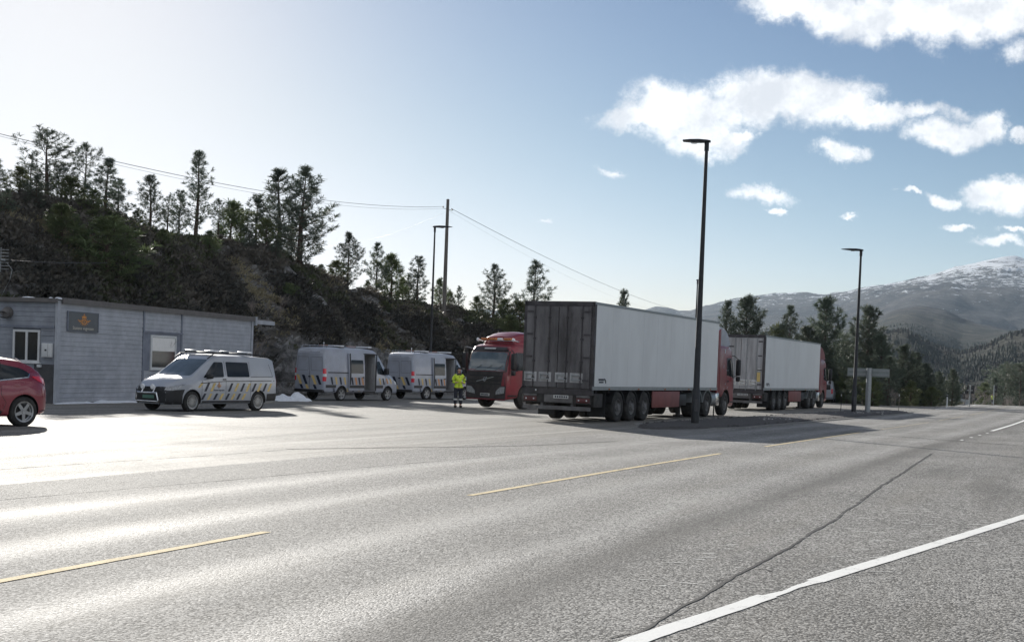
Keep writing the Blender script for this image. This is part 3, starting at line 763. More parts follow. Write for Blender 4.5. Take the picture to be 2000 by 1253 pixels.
hillpines = [
 (-6, 312, 84, 'cone', 1.1, 'ridge pine cut off by the left edge of the photo, upper part dark'),
 (36, 332, 82, 'young', 1.1, 'small greenish pine at the left end of the ridge below the power line'),
 (92, 262, 86, 'sparse', 1.3, 'tallest open-crowned pine at the left end of the ridge, crossing the power line'),
 (62, 300, 88, 'sparse', .9, 'thin open pine close behind the tallest left ridge pine'),
 (168, 290, 89, 'sparse', .8, 'slender pine with a bare spire tip right of the tallest left ridge pine'),
 (140, 350, 85, 'young', 1.2, 'low green pine in the gap between the two open left ridge pines'),
 (208, 314, 84, 'cone', 1.25, 'dark full pine with a drooping right side at the edge of the left ridge group'),
 (180, 375, 82, 'young', 1.2, 'olive green young pine in front of the dark full left ridge pine'),
 (240, 425, 88, 'young', 1.1, 'very small pine on the ridge slope right of the left tree group'),
 (295, 345, 89, 'cone', 1.0, 'medium pine standing alone at the start of the middle ridge'),
 (270, 415, 86, 'young', 1.0, 'small pale pine at the foot of the lone medium ridge pine'),
 (328, 382, 91, 'sparse', .9, 'short thin pine between the lone medium pine and the tall spire pine'),
 (386, 297, 90, 'tall', 1.0, 'tall narrow spire pine on the middle ridge reaching up past the power line'),
 (352, 375, 92, 'cone', .9, 'smaller pine touching the left side of the tall spire pine'),
 (428, 396, 93, 'sparse', .9, 'bent sparse pine right of the tall spire pine'),
 (452, 402, 95, 'young', 1.1, 'light green bushy pine with the sun behind it on the middle ridge'),
 (472, 410, 97, 'cone', .8, 'narrow pine behind the light green bushy pine'),
 (503, 384, 95, 'cone', 1.05, 'dense dark pine left of the tall pair on the middle ridge'),
 (549, 336, 95, 'cone', 1.25, 'left one of the tall dense pair of pines on the middle ridge'),
 (590, 329, 92, 'cone', 1.3, 'right one of the tall dense pair, with bare lower trunk and long right limbs'),
 (522, 430, 90, 'young', 1.2, 'olive pine low in front of the dense pair'),
 (570, 440, 98, 'cone', 1.0, 'half hidden pine behind the dense pair on the ridge'),
 (628, 520, 98, 'young', 1.3, 'rounded low pine right of the dense pair'),
 (656, 512, 100, 'young', 1.3, 'low broad young pine beside the lone cone shaped pine'),
 (682, 457, 101, 'cone', 1.05, 'lone cone shaped pine where the ridge starts to fall'),
 (716, 552, 103, 'young', 1.2, 'small bush-like pine in the dip after the lone cone shaped pine'),
 (738, 478, 104, 'cone', .9, 'slim pine at the left of the cluster before the lamp'),
 (766, 504, 104, 'young', 1.1, 'broad green pine right beside the slim pine of the cluster'),
 (787, 548, 106, 'young', 1.0, 'small pine low in the cluster before the lamp'),
 (818, 503, 106, 'cone', 1.1, 'wide airy pine directly left of the far lamp pole'),
 (800, 540, 107, 'cone', .9, 'little pine behind the wide airy pine'),
 (862, 548, 108, 'young', .9, 'narrow pine standing between the lamp pole and the utility pole'),
 (880, 572, 109, 'young', .9, 'small pine just right of the utility pole'),
 (897, 560, 109, 'cone', .8, 'thin short pine second to the right of the utility pole'),
 (932, 582, 110, 'young', 1.2, 'low bushy pine at the left foot of the pyramid shaped pine'),
 (967, 519, 110, 'cone', 1.15, 'pyramid shaped pine above the red truck'),
 (985, 590, 107, 'young', 1.0, 'small pine under the right side of the pyramid shaped pine'),
 (1046, 512, 111, 'cone', 1.0, 'pine rising behind the rear corner of the big trailer'),
 (1018, 592, 106, 'young', 1.2, 'light green low pine at the left edge of the big trailer'),
 (122, 322, 87, 'round', .9, 'grey green pine filling the gap behind the left ridge group'),
 (72, 345, 80, 'cone', 1.2, 'dark pine low in front of the open left ridge pines'),
 (232, 352, 87, 'cone', 1.0, 'pointed pine behind the drooping right side of the left ridge group'),
 (12, 372, 78, 'cone', 1.3, 'dark pine by the left picture edge, lower than the ridge row'),
 (118, 405, 77, 'young', 1.5, 'low dark pine on the upper slope below the left ridge group'),
 (212, 428, 77, 'young', 1.5, 'dark spreading young pine on the slope right under the left ridge group'),
 (318, 452, 83, 'young', 1.3, 'knee high green pine on the slope under the lone medium pine'),
 (410, 455, 86, 'young', 1.4, 'low green pine on the slope beside the foot of the spire pine'),
 (486, 452, 89, 'cone', 1.2, 'small dark pine on the slope left below the dense pair'),
 (540, 470, 88, 'cone', 1.3, 'dark pine in front of the foot of the dense pair'),
 (612, 540, 90, 'young', 1.5, 'dark young pine on the slope right below the bare lower trunk'),
 (566, 556, 84, 'young', 1.5, 'dark young pine on the rock edge above the nearest high-roof van'),
 (655, 585, 90, 'young', 1.6, 'dark spreading young pine above the front of the first high-roof van'),
 (706, 592, 95, 'young', 1.5, 'dark young pine on the slope left under the slim pine'),
 (752, 590, 97, 'young', 1.5, 'dark young pine on the slope under the cluster before the lamp'),
 (812, 602, 99, 'young', 1.4, 'dark young pine on the slope left of the lamp pole foot'),
 (852, 612, 101, 'young', 1.4, 'dark young pine between the feet of lamp pole and utility pole'),
 (918, 618, 104, 'young', 1.4, 'low dark pine on the knoll right of the utility pole'),
 (1000, 622, 104, 'young', 1.4, 'low dark pine on the knoll just left of the big trailer'),
 (1216, 567, 120, 'tall', .62, 'small pine tip showing over the roof of the big trailer'),
]
for i, (px, pt_, Y, kd, wd, lab) in enumerate(hillpines):
    tree(px, pt_, Y, kd, lab, RG, i, wd * (1.3 if px < 300 else 1.15), base=(GZ(0, 120) - .5 if px > 1200 else None))
RGG = 'trees beyond the far end of the lot'
rightpines = [
 (1421, 590, 112, 'tall', .9, 'narrow pine just above the front of the first trailer'),
 (1464, 582, 112, 'full', 1.15, 'blue green pine over the rear of the second trailer'),
 (1549, 601, 108, 'cone', .9, 'pine with bright top above the roof of the second trailer'),
 (1580, 640, 116, 'full', 1.25, 'dark low pine left of the big round pine'),
 (1617, 584, 118, 'full', 1.15, 'biggest round crowned pine beyond the second trailer'),
 (1598, 655, 117, 'full', 1.15, 'dark pine low in front of the biggest round pine'),
 (1650, 668, 114, 'full', 1.25, 'pine with flat layered limbs left of the lamp pole'),
 (1697, 601, 103, 'full', 1.15, 'tall leaning pine directly behind the right lamp pole'),
 (1722, 655, 101, 'full', 1.15, 'pine with layered limbs right of the right lamp pole'),
 (1738, 700, 98, 'cone', 1.2, 'dark small pine above the road sign'),
 (1768, 676, 104, 'full', 1.25, 'bushy pine right behind the back of the road sign'),
 (1792, 690, 107, 'full', 1.15, 'dark pine next along to the right from the sign'),
 (1812, 712, 106, 'full', 1.25, 'low spreading pine in the roadside row'),
 (1836, 728, 110, 'full', 1.15, 'low pine behind the white marker post'),
 (1862, 722, 116, 'full', 1.25, 'last rounded pine of the roadside row before the signals'),
 (1626, 700, 116, 'young', 1.3, 'bushy young pine behind the small white van'),
 (1680, 715, 110, 'young', 1.4, 'dense young pine at the foot of the leaning pine'),
 (1705, 742, 95, 'young', 1.5, 'low scrubby pine left under the road sign'),
 (1778, 748, 100, 'young', 1.5, 'low scrubby pine at the verge right of the sign'),
 (1820, 758, 102, 'young', 1.5, 'low scrubby pine at the verge by the marker post'),
 (1655, 740, 112, 'young', 1.5, 'low dark pine between the small white van and the lamp pole'),
 (1560, 660, 118, 'full', 1.25, 'far dark pine over the middle of the second trailer'),
 (1520, 640, 122, 'young', .9, 'faint far pine over the rear of the second trailer'),
]
for i, (px, pt_, Y, kd, wd, lab) in enumerate(rightpines):
    tree(px, pt_, Y, kd, lab, RGG, i + 1, wd)
FG = 'trees beyond the road crest'
farp = [(1962, 722, 270, 'round', 'dark pine left in the clump beyond the road crest'), (1978, 716, 285, 'round', 'dark pine in the middle of the clump beyond the road crest'),
        (1996, 713, 262, 'round', 'dark broad pine at the right picture edge beyond the crest'), (2018, 716, 275, 'round', 'dark pine on the right border beyond the crest'), (1945, 738, 250, 'cone', 'olive small pine over the far worker'),
        (2045, 718, 268, 'cone', 'pine outside right beyond the crest'), (1925, 752, 262, 'young', 'low olive pine left of the far worker')]
for i, (px, pt_, Y, kd, lab) in enumerate(farp):
    tree(px, pt_, Y, kd, lab, FG, i, 1.5 if kd == 'round' else 1.2)

# bare birches and scrub
def bare_mesh(seed, H, spread=.5, n0=5, dens=1.0):
    rnd = random.Random(seed); mb = MB()
    def grow(p, d, L, r, lev):
        q = p + d * L * .5 + Vector((rnd.uniform(-1, 1), rnd.uniform(-1, 1), 0)) * L * .06; e = p + d * L
        mb.tube([p, q, e], [r, r * .8, r * .55], 3 if lev > 0 else 5, cap=False)
        if lev >= 4: return
        for k in range(3 if rnd.random() < dens else 2):
            nd = (d + Vector((rnd.uniform(-1, 1), rnd.uniform(-1, 1), rnd.uniform(-.2, .7))) * (.55 + .05 * lev)).normalized()
            grow(p + d * L * rnd.uniform(.55, 1), nd, L * rnd.uniform(.55, .78), r * .55, lev + 1)
    for k in range(n0):
        d = Vector((rnd.uniform(-1, 1) * spread, rnd.uniform(-1, 1) * spread, 1)).normalized()
        grow(Vector((rnd.uniform(-.1, .1), rnd.uniform(-.1, .1), 0)), d, H * .36 * rnd.uniform(.8, 1.1), .022, 0)
    bmesh.ops.recalc_face_normals(mb.bm, faces=list(mb.bm.faces))
    me = bpy.data.meshes.new('branches'); mb.bm.to_mesh(me); mb.bm.free(); me.materials.append(M['twig']); return me, H
BM = [bare_mesh(1, 3.2), bare_mesh(2, 2.6, .7), bare_mesh(3, 4.2, .4, 4)]
bares = [(300, 592, 66, .9, 'bare shrub on the rock behind the building roof'), (505, 555, 78, 1.0, 'pale bare shrub on the slope right of the building'), (545, 560, 80, 1.1, 'pale grey bare shrub on the rock above the snow pile'),
         (470, 575, 76, .9, 'bare shrub just over the right end of the building roof'), (600, 600, 82, .9, 'bare shrub above the middle van'), (885, 545, 110, 1.0, 'thin bare birch between the utility pole and the short pine'),
         (912, 640, 96, 1.1, 'bare shrub on the rock above the far van'), (960, 650, 99, 1.0, 'bare shrub behind the red truck'),
         (1535, 625, 112, 1.2, 'brownish bare birch over the second trailer'), (1565, 640, 109, 1.1, 'second brownish bare birch over the second trailer'),
         (1850, 730, 128, 1.2, 'grey bare birch left of the twin signals'), (1885, 735, 150, 1.3, 'grey bare birch behind the twin signals'), (1905, 742, 165, 1.4, 'grey bare birch right behind the twin signals'),
         (1920, 750, 190, 1.5, 'bare birch between the signals and the far worker'), (1898, 760, 140, 1.2, 'low bare shrub under the twin signals'), (1972, 765, 240, 1.3, 'brown bare shrub beyond the crest'), (1992, 760, 235, 1.3, 'brown bare shrub at the right picture edge'),
         (1930, 768, 210, 1.2, 'low bare shrub at the guard rail'), (1745, 745, 96, 1.1, 'bare shrub right of the sign post')]
for i, (px, pt_, Y, wd, lab) in enumerate(bares):
    if px < 1250: Y += np.interp(px, _hx, _hc) - np.interp(px, _hx, _hc0)
    top = AT(px, pt_, Y); zb = HILL(top.x, Y) if px < 1250 else gz_soil(top.x, Y)
    me, H0 = BM[i % 3]; h = max(1.2, top.z - zb)
    o = bpy.data.objects.new('bare_birch', me); link(o); s = h / H0
    o.location = (top.x, Y, zb - .05); o.scale = (s * wd, s * wd, s); o.rotation_euler = (0, 0, i * 1.3)
    setp(o, lab, 'birch' if 'birch' in lab else 'shrub', 'bare birches and shrubs')

# heather, scrub and grass: countless small clumps, real leaves and stems
def clumps(name, spots, m, seed, size=(.35, .8), blades=26, w=.07, flat=.6):
    rnd = random.Random(seed); vs, fs = [], []
    for (x, y, z, s) in spots:
        r = rnd.uniform(*size) * s; n = int(blades * (.7 + .6 * rnd.random()))
        for k in range(n):
            t = rnd.uniform(0, 6.283); e = rnd.uniform(.1, 1.45)
            d = Vector((math.cos(t) * math.cos(e), math.sin(t) * math.cos(e), math.sin(e) * flat))
            o = Vector((x, y, z)) + d * r * rnd.uniform(.35, .85); u = Vector((rnd.uniform(-1, 1), rnd.uniform(-1, 1), rnd.uniform(0, 1))).normalized()
            q = d.cross(u).normalized() * w * (.6 + .8 * rnd.random()); v = (d * .5 + u * .6) * r * .34
            i = len(vs); vs += [o - q, o + q, o + v + q * .4, o + v - q * .4]; fs.append((i, i + 1, i + 2, i + 3))
    o = mesh_obj(name, vs, fs, m); return setp(o, kind='stuff')
rnd = random.Random(77)
def hillspots(n, t0, t1, key, thr, amin=-.55, amax=.10):
    out = []
    while len(out) < n:
        a = rnd.uniform(amin, amax); t = rnd.uniform(t0, t1); yf, yc, hc = hill_par(a); y = yf + (yc - yf) * t; x = a * y
        if mn.noise(Vector((x * .18, y * .18, key))) > thr: out.append((x, y, HILL(x, y) + .02, 1))
    return out
clumps('heather_cover', hillspots(5200, .10, 1.12, 1, -.2), M['heather'], 1, (.3, .7), 24)
clumps('green_scrub_cover', hillspots(1900, .06, 1.1, 9, .12), M['scrub'], 2, (.3, .75), 26)
clumps('dry_grass_cover', hillspots(1100, .05, 1.05, 21, .2), M['drygrass'], 3, (.25, .5), 22, .035, 1.0)
M['brush'] = needle_mat('dark_brush', (.042, .043, .038), (.085, .078, .066))
clumps('dark_brush_cover', hillspots(2100, .02, .62, 33, -.12, -.19, .06), M['brush'], 12, (.45, 1.0), 34, .06)
clumps('lower_brush_cover', hillspots(1000, .02, .5, 41, .05, -.5, -.19), M['brush'], 13, (.4, .8), 30, .06)
# scrub over the verge on the right and behind the lot
sp, sg = [], []
while len(sp) < 1500:
    x = rnd.uniform(-8, 75); y = rnd.uniform(86, 175)
    s_, a_ = toRC(x, y)
    if lotkeep(x, y) and a_ < -5: continue
    if a_ < -5.2 and a_ > -50: (sp if rnd.random() < .6 else sg).append((x, y, gz_soil(x, y), 1))
clumps('verge_scrub_cover', sp, M['scrub'], 4, (.35, .9), 26)
clumps('verge_heather_cover', sg, M['heather'], 5, (.35, .8), 26)
sp = []
while len(sp) < 900:
    s_ = rnd.uniform(120, 330); a_ = rnd.choice((-1, 1)) * rnd.uniform(5.6, 20); x, y = RC(s_, a_)
    sp.append((x, y, gz_soil(x, y), 1.1))
clumps('roadside_grass_cover', sp, M['drygrass'], 6, (.3, .6), 20, .05, 1.0)
# the wood on the valley side, too far to tell the trees apart
def wood(name, n, m, seed, r0, r1, hh, a0=.10, a1=.62):
    rnd = random.Random(seed); vs, fs = [], []
    cnt = 0
    while cnt < n:
        r = math.exp(rnd.uniform(math.log(r0), math.log(r1))); a = rnd.uniform(a0, a1); x = a * r
        if mn.noise(Vector((x / 140, r / 140, seed))) < -.15: continue
        z = FAR(x, r); h = rnd.uniform(*hh); w = h * rnd.uniform(.22, .34); k = 5; cnt += 1
        ph = rnd.uniform(0, 6)
        for lv, (zz, ww) in enumerate(((.08, 1.0), (.38, .75), (.68, .42))):
            i = len(vs); vs.append((x, r, z + h * min(1, zz + .42)))
            for j in range(k):
                t = ph + lv + 6.283 * j / k; q = w * ww * rnd.uniform(.7, 1.25); vs.append((x + q * math.cos(t), r + q * math.sin(t), z + h * (zz + rnd.uniform(-.04, .04))))
            for j in range(k): fs.append((i, i + 1 + j, i + 1 + (j + 1) % k))
    o = mesh_obj(name, vs, fs, m); setp(o, kind='stuff')
wood('valley_pine_wood', 16000, M['needle_far'], 3, 520, 2100, (3.2, 5.6))
wood('valley_birch_wood', 5000, M['twig_far'], 8, 480, 1700, (2.8, 4.6))
# ------------------------------------------------------------------ vehicle tools
def loft(stations, nose_round=.06):
    """stations (x, zb, zt, w, wt, zbelt, r, crown) from rear to front -> closed bmesh"""
    bm = bmesh.new(); rings = []
    def ring(st, k=1.0, dx=0.0):
        x, zb, zt, w, wt, zl, r, cr = st
        zl = min(zl, zt - r - .02); w *= k; wt *= k; zm = (zb + zt) / 2
        L = [(0, zb), (w * .6, zb), (w - .09, zb), (w - .025, zb + .05), (w - .004, zb + .16), (w, zb + (zl - zb) * .55), (w, zl)]
        for t in (.25, .5, .75, 1.0): L.append((w + (wt - w) * t ** 1.15, zl + (zt - r - zl) * t))
        L += [(wt - r * .10, zt - r * .5), (wt - r * .4, zt - r * .14), (wt - r, zt), ((wt - r) * .55, zt + cr * .75), (0, zt + cr)]
        P = [(-a, z) for a, z in L[1:-1]][::-1]
        full = L + P                                     # right half is mirrored to the left
        return [bm.verts.new((x + dx, a, zm + (z - zm) * (1 - (1 - k) * .8))) for a, z in full]
    first, last = stations[0], stations[-1]
    rings.append(ring(first, .93, -nose_round)); 
    for st in stations: rings.append(ring(st))
    rings.append(ring(last, .93, nose_round))
    n = len(rings[0])
    for i in range(len(rings) - 1):
        for k in range(n): bm.faces.new((rings[i][k], rings[i][(k + 1) % n], rings[i + 1][(k + 1) % n], rings[i + 1][k]))
    for rg in (rings[0], rings[-1]):
        c = sum((v.co for v in rg), Vector()) / n; cv = bm.verts.new(c)
        for k in range(n): bm.faces.new((rg[k], rg[(k + 1) % n], cv))
    bmesh.ops.recalc_face_normals(bm, faces=list(bm.faces))
    return bm
def boolean(bm, cutters, mats, hollow=None):
    """cut shapes (closed bmeshes) out of a body; new faces take the cutter's material slot"""
    me = bpy.data.meshes.new('tmp'); bm.to_mesh(me); o = bpy.data.objects.new('tmp', me); COL.objects.link(o)
    for m in mats: me.materials.append(m)
    tmp = []
    for cb, mi in cutters:
        bmesh.ops.recalc_face_normals(cb, faces=list(cb.faces))
        for f in cb.faces: f.material_index = mi
        cm = bpy.data.meshes.new('cut'); cb.to_mesh(cm); cb.free()
        for m in mats: cm.materials.append(m)
        c = bpy.data.objects.new('cut', cm); COL.objects.link(c); tmp.append(c)
        md = o.modifiers.new('b', 'BOOLEAN'); md.operation = 'DIFFERENCE'; md.object = c; md.solver = 'EXACT'
    bpy.context.view_layer.update()
    dg = bpy.context.evaluated_depsgraph_get()
    out = bpy.data.meshes.new_from_object(o.evaluated_get(dg))
    for c in tmp: bpy.data.objects.remove(c)
    bpy.data.objects.remove(o)
    r = bmesh.new(); r.from_mesh(out)
    return r
def cyl_bm(x, z, r, y0, y1, n=28):
    m = MB(); m.lathe([(y0, r), (y1, r)], n, 'y', (x, 0, z)); return m.bm
def box_bm(x0, x1, y0, y1, z0, z1):
    m = MB(); m.box(x0, x1, y0, y1, z0, z1); return m.bm
class Skin:
    """places panels, glass, stripes and letters on the surface of a body"""
    def __init__(s, bm): s.t = BVHTree.FromBMesh(bm)
    def hit(s, side, a, b, off):
        if side == 'L': o, d = Vector((a, 5, b)), Vector((0, -1, 0))
        elif side == 'R': o, d = Vector((a, -5, b)), Vector((0, 1, 0))
        elif side == 'F': o, d = Vector((30, a, b)), Vector((-1, 0, 0))
        elif side == 'B': o, d = Vector((-30, a, b)), Vector((1, 0, 0))
        else: o, d = Vector((a, b, 9)), Vector((0, 0, -1))
        loc, nrm, i, dist = s.t.ray_cast(o, d)
        if loc is None: return None
        if nrm.dot(d) > 0: nrm = -nrm
        return loc + nrm * off
    def patch(s, side, polys, off, name, m, parent, step=.14, thick=.0):
        bm = bmesh.new()
        for poly in polys:
            b2 = bmesh.new(); vs = [b2.verts.new((p[0], p[1], 0)) for p in poly]; b2.faces.new(vs)
            for ax_ in (0, 1):
                lo = min(p[ax_] for p in poly); hi = max(p[ax_] for p in poly); st = step if hi - lo > step else (hi - lo) * .51
                k = lo + st
                while k < hi - 1e-4:
                    no = Vector((1, 0, 0)) if ax_ == 0 else Vector((0, 1, 0))
                    bmesh.ops.bisect_plane(b2, geom=list(b2.verts) + list(b2.edges) + list(b2.faces), plane_co=no * k, plane_no=no); k += st
            b2.verts.index_update(); mp = {}
            for v in b2.verts:
                h = s.hit(side, v.co.x, v.co.y, off)
                if h is not None: mp[v.index] = bm.verts.new(h)
            for f in b2.faces:
                if all(v.index in mp for v in f.verts): 
                    try: bm.faces.new([mp[v.index] for v in f.verts])
                    except ValueError: pass
            b2.free()
        me = bpy.data.meshes.new(name); 
        want = {'L': (0, 1, 0), 'R': (0, -1, 0), 'F': (1, 0, 0), 'B': (-1, 0, 0), 'T': (0, 0, 1)}[side]
        for f in bm.faces:
            f.normal_update()
            if f.normal.dot(Vector(want)) < 0: f.normal_flip()
        bm.to_mesh(me); bm.free(); me.materials.append(m); me.shade_smooth()
        o = bpy.data.objects.new(name, me); link(o, parent); return o
    def line(s, side, pts, w, off, name, m, parent):
        polys = []
        for (x0, z0), (x1, z1) in zip(pts[:-1], pts[1:]):
            L = math.hypot(x1 - x0, z1 - z0) or 1; nx, nz = -(z1 - z0) / L * w / 2, (x1 - x0) / L * w / 2
            polys.append([(x0 - nx, z0 - nz), (x1 - nx, z1 - nz), (x1 + nx, z1 + nz), (x0 + nx, z0 + nz)])
        return s.patch(side, polys, off, name, m, parent, .3)
def rpoly(pts, r=.05, n=3):
    """round the corners of a polygon"""
    out = []
    for i in range(len(pts)):
        p = Vector(pts[i]); a = Vector(pts[i - 1]); b = Vector(pts[(i + 1) % len(pts)])
        da, db = (a - p), (b - p); ra = min(r, da.length * .45); rb = min(r, db.length * .45)
        pa, pb = p + da.normalized() * ra, p + db.normalized() * rb
        for k in range(n + 1):
            t = k / n; q = pa * (1 - t) ** 2 + p * 2 * t * (1 - t) + pb * t * t; out.append((q.x, q.y))
    return out
_wc = {}
def wheel(parent, x, y, z, r, w, side, style):
    """tyre with a rim as sub-part; y is the outer face, side +1 left / -1 right"""
    key = (round(r, 3), round(w, 3), style)
    if key not in _wc:
        t = MB(); ri = r * (.66 if style != 'truck' else .54)
        t.lathe([(0.01, ri), (0, ri + .02), (-.005, r - .09), (.012, r - .03), (.045, r), (w - .045, r), (w - .012, r - .03), (w, r - .09), (w, ri), (w * .5, ri * .9)], 36, 'y', cap=False)
        bmesh.ops.recalc_face_normals(t.bm, faces=list(t.bm.faces))
        m1 = bpy.data.meshes.new('wheel'); t.bm.to_mesh(m1); t.bm.free(); m1.materials.append(M['rubber']); m1.shade_smooth(); m1.set_sharp_from_angle(angle=R(50))
        k = MB()
        if style == 'truck':
            k.lathe([(.0, ri + .01), (.012, ri + .012), (.02, ri - .015), (.10, ri * .82), (.105, ri * .60), (.03, ri * .52), (.015, ri * .36), (-.02, ri * .34), (-.03, ri * .1)], 30, 'y', cap=False); k.lathe([(-.03, ri * .1), (-.032, ri * .02)], 12, 'y')
            for j in range(10):
                a = 2 * math.pi * j / 10; k.lathe([(.00, .02), (.04, .02)], 6, 'y', (math.cos(a) * ri * .44, 0, math.sin(a) * ri * .44))
            ms = M['steelrim']
        else:
            k.lathe([(.0, ri + .012), (.004, ri + .012), (.012, ri * .93), (.06, ri * .90), (.07, ri * .80)], 36, 'y', cap=False)
            ns = 20 if style == 'multi' else 5
            for j in range(ns):
                a = 2 * math.pi * j / ns + .3; ww = ri * (.042 if ns == 20 else .15)
                mt = Matrix.Rotation(a, 4, 'Y')
                k.prism([(ri * .16, -ww * 1.2), (ri * .92, -ww * .95), (ri * .92, ww * .95), (ri * .16, ww * 1.2)], .02, .045, 'y')
                n0 = len(k.bm.verts) - 8; k.bm.verts.ensure_lookup_table()
                for v in list(k.bm.verts)[-8:]: v.co = mt @ v.co
            k.lathe([(.012, ri * .05), (.010, ri * .2), (.04, ri * .24)], 20, 'y')
            ms = M['alloy']
        bmesh.ops.recalc_face_normals(k.bm, faces=list(k.bm.faces))
        m2 = bpy.data.meshes.new('rim'); k.bm.to_mesh(m2); k.bm.free(); m2.materials.append(ms); m2.shade_smooth(); m2.set_sharp_from_angle(angle=R(35))
        b = MB(); b.lathe([(.085, ri * .97), (.09, ri * .1)], 24, 'y')
        m3 = bpy.data.meshes.new('brake_disc'); bmesh.ops.recalc_face_normals(b.bm, faces=list(b.bm.faces)); b.bm.to_mesh(m3); b.bm.free(); m3.materials.append(M['chassis'])
        _wc[key] = (m1, m2, m3)
    ms = _wc[key]
    o = bpy.data.objects.new('wheel', ms[0]); link(o, parent); o.location = (x, y, z)
    o.rotation_euler = (0, 0, math.pi if side > 0 else 0)
    for nm, mm in (('rim', ms[1]), ('brake_disc', ms[2])):
        if nm == 'brake_disc' and style == 'truck': continue
        q = bpy.data.objects.new(nm, mm); link(q, o)
    return o
def text_mesh(body, size, extrude, name, m, parent, mtx, align='CENTER', squash=1.0):
    cu = bpy.data.curves.new(name, 'FONT'); cu.body = body; cu.size = size; cu.extrude = extrude; cu.align_x = align; cu.resolution_u = 2
    t = bpy.data.objects.new('tmp_text', cu); COL.objects.link(t); bpy.context.view_layer.update()
    me = bpy.data.meshes.new_from_object(t.evaluated_get(bpy.context.evaluated_depsgraph_get())); bpy.data.objects.remove(t)
    me.name = name; me.materials.clear(); me.materials.append(m)
    for v in me.vertices: v.co = mtx @ Vector((v.co.x * squash, v.co.y, v.co.z))
    o = bpy.data.objects.new(name, me); link(o, parent); return o
def crest(c, ux, uz, nrm, s, name, m, parent):
    """orange road-authority emblem: crown over a winged, rayed roundel"""
    mb = MB(); c, ux, uz, nrm = map(Vector, (c, ux, uz, nrm))
    def P(pts):
        a = [mb.bm.verts.new(c + ux * p[0] * s + uz * p[1] * s) for p in pts]; b = [mb.bm.verts.new(c + ux * p[0] * s + uz * p[1] * s + nrm * .006) for p in pts]
        mb._f(a[::-1]); mb._f(b)
        for i in range(len(pts)): j = (i + 1) % len(pts); mb._f([a[i], a[j], b[j], b[i]])
    P([(-.14, .18), (-.17, .34), (-.08, .27), (-.05, .40), (0, .30), (.05, .40), (.08, .27), (.17, .34), (.14, .18)])   # crown
    P([(-.02, .38), (-.02, .48), (.02, .48), (.02, .38)])
    for k in range(12):                                                                                                    # rays
        a = 2 * math.pi * k / 12; q = .07
        P([(math.cos(a - q) * .19, -.08 + math.sin(a - q) * .19), (math.cos(a - q * .8) * .30, -.08 + math.sin(a - q * .8) * .30), (math.cos(a + q * .8) * .30, -.08 + math.sin(a + q * .8) * .30), (math.cos(a + q) * .19, -.08 + math.sin(a + q) * .19)])
    R0 = [(math.cos(2 * math.pi * k / 20) * .185, -.08 + math.sin(2 * math.pi * k / 20) * .185) for k in range(20)]
    R1 = [(math.cos(2 * math.pi * k / 20) * .125, -.08 + math.sin(2 * math.pi * k / 20) * .125) for k in range(20)]
    for k in range(20): j = (k + 1) % 20; P([R0[k], R0[j], R1[j], R1[k]])
    P([(-.07, -.02), (.07, -.02), (0, -.17)])
    for sg in (-1, 1): P([(sg * .20, -.03), (sg * .44, .07), (sg * .43, 0.0), (sg * .33, -.05), (sg * .36, -.10), (sg * .20, -.11)])
    return mb.build(name, m, parent)

def place_right(x, y, th, halfw):       # pose of the rear right ground corner -> (centre, rz)
    t = R(th); n = Vector((-math.cos(t), math.sin(t))); c = Vector((x, y)) + n * halfw
    return (c.x, c.y, GZ(c.x, c.y) + .006), math.pi / 2 - t

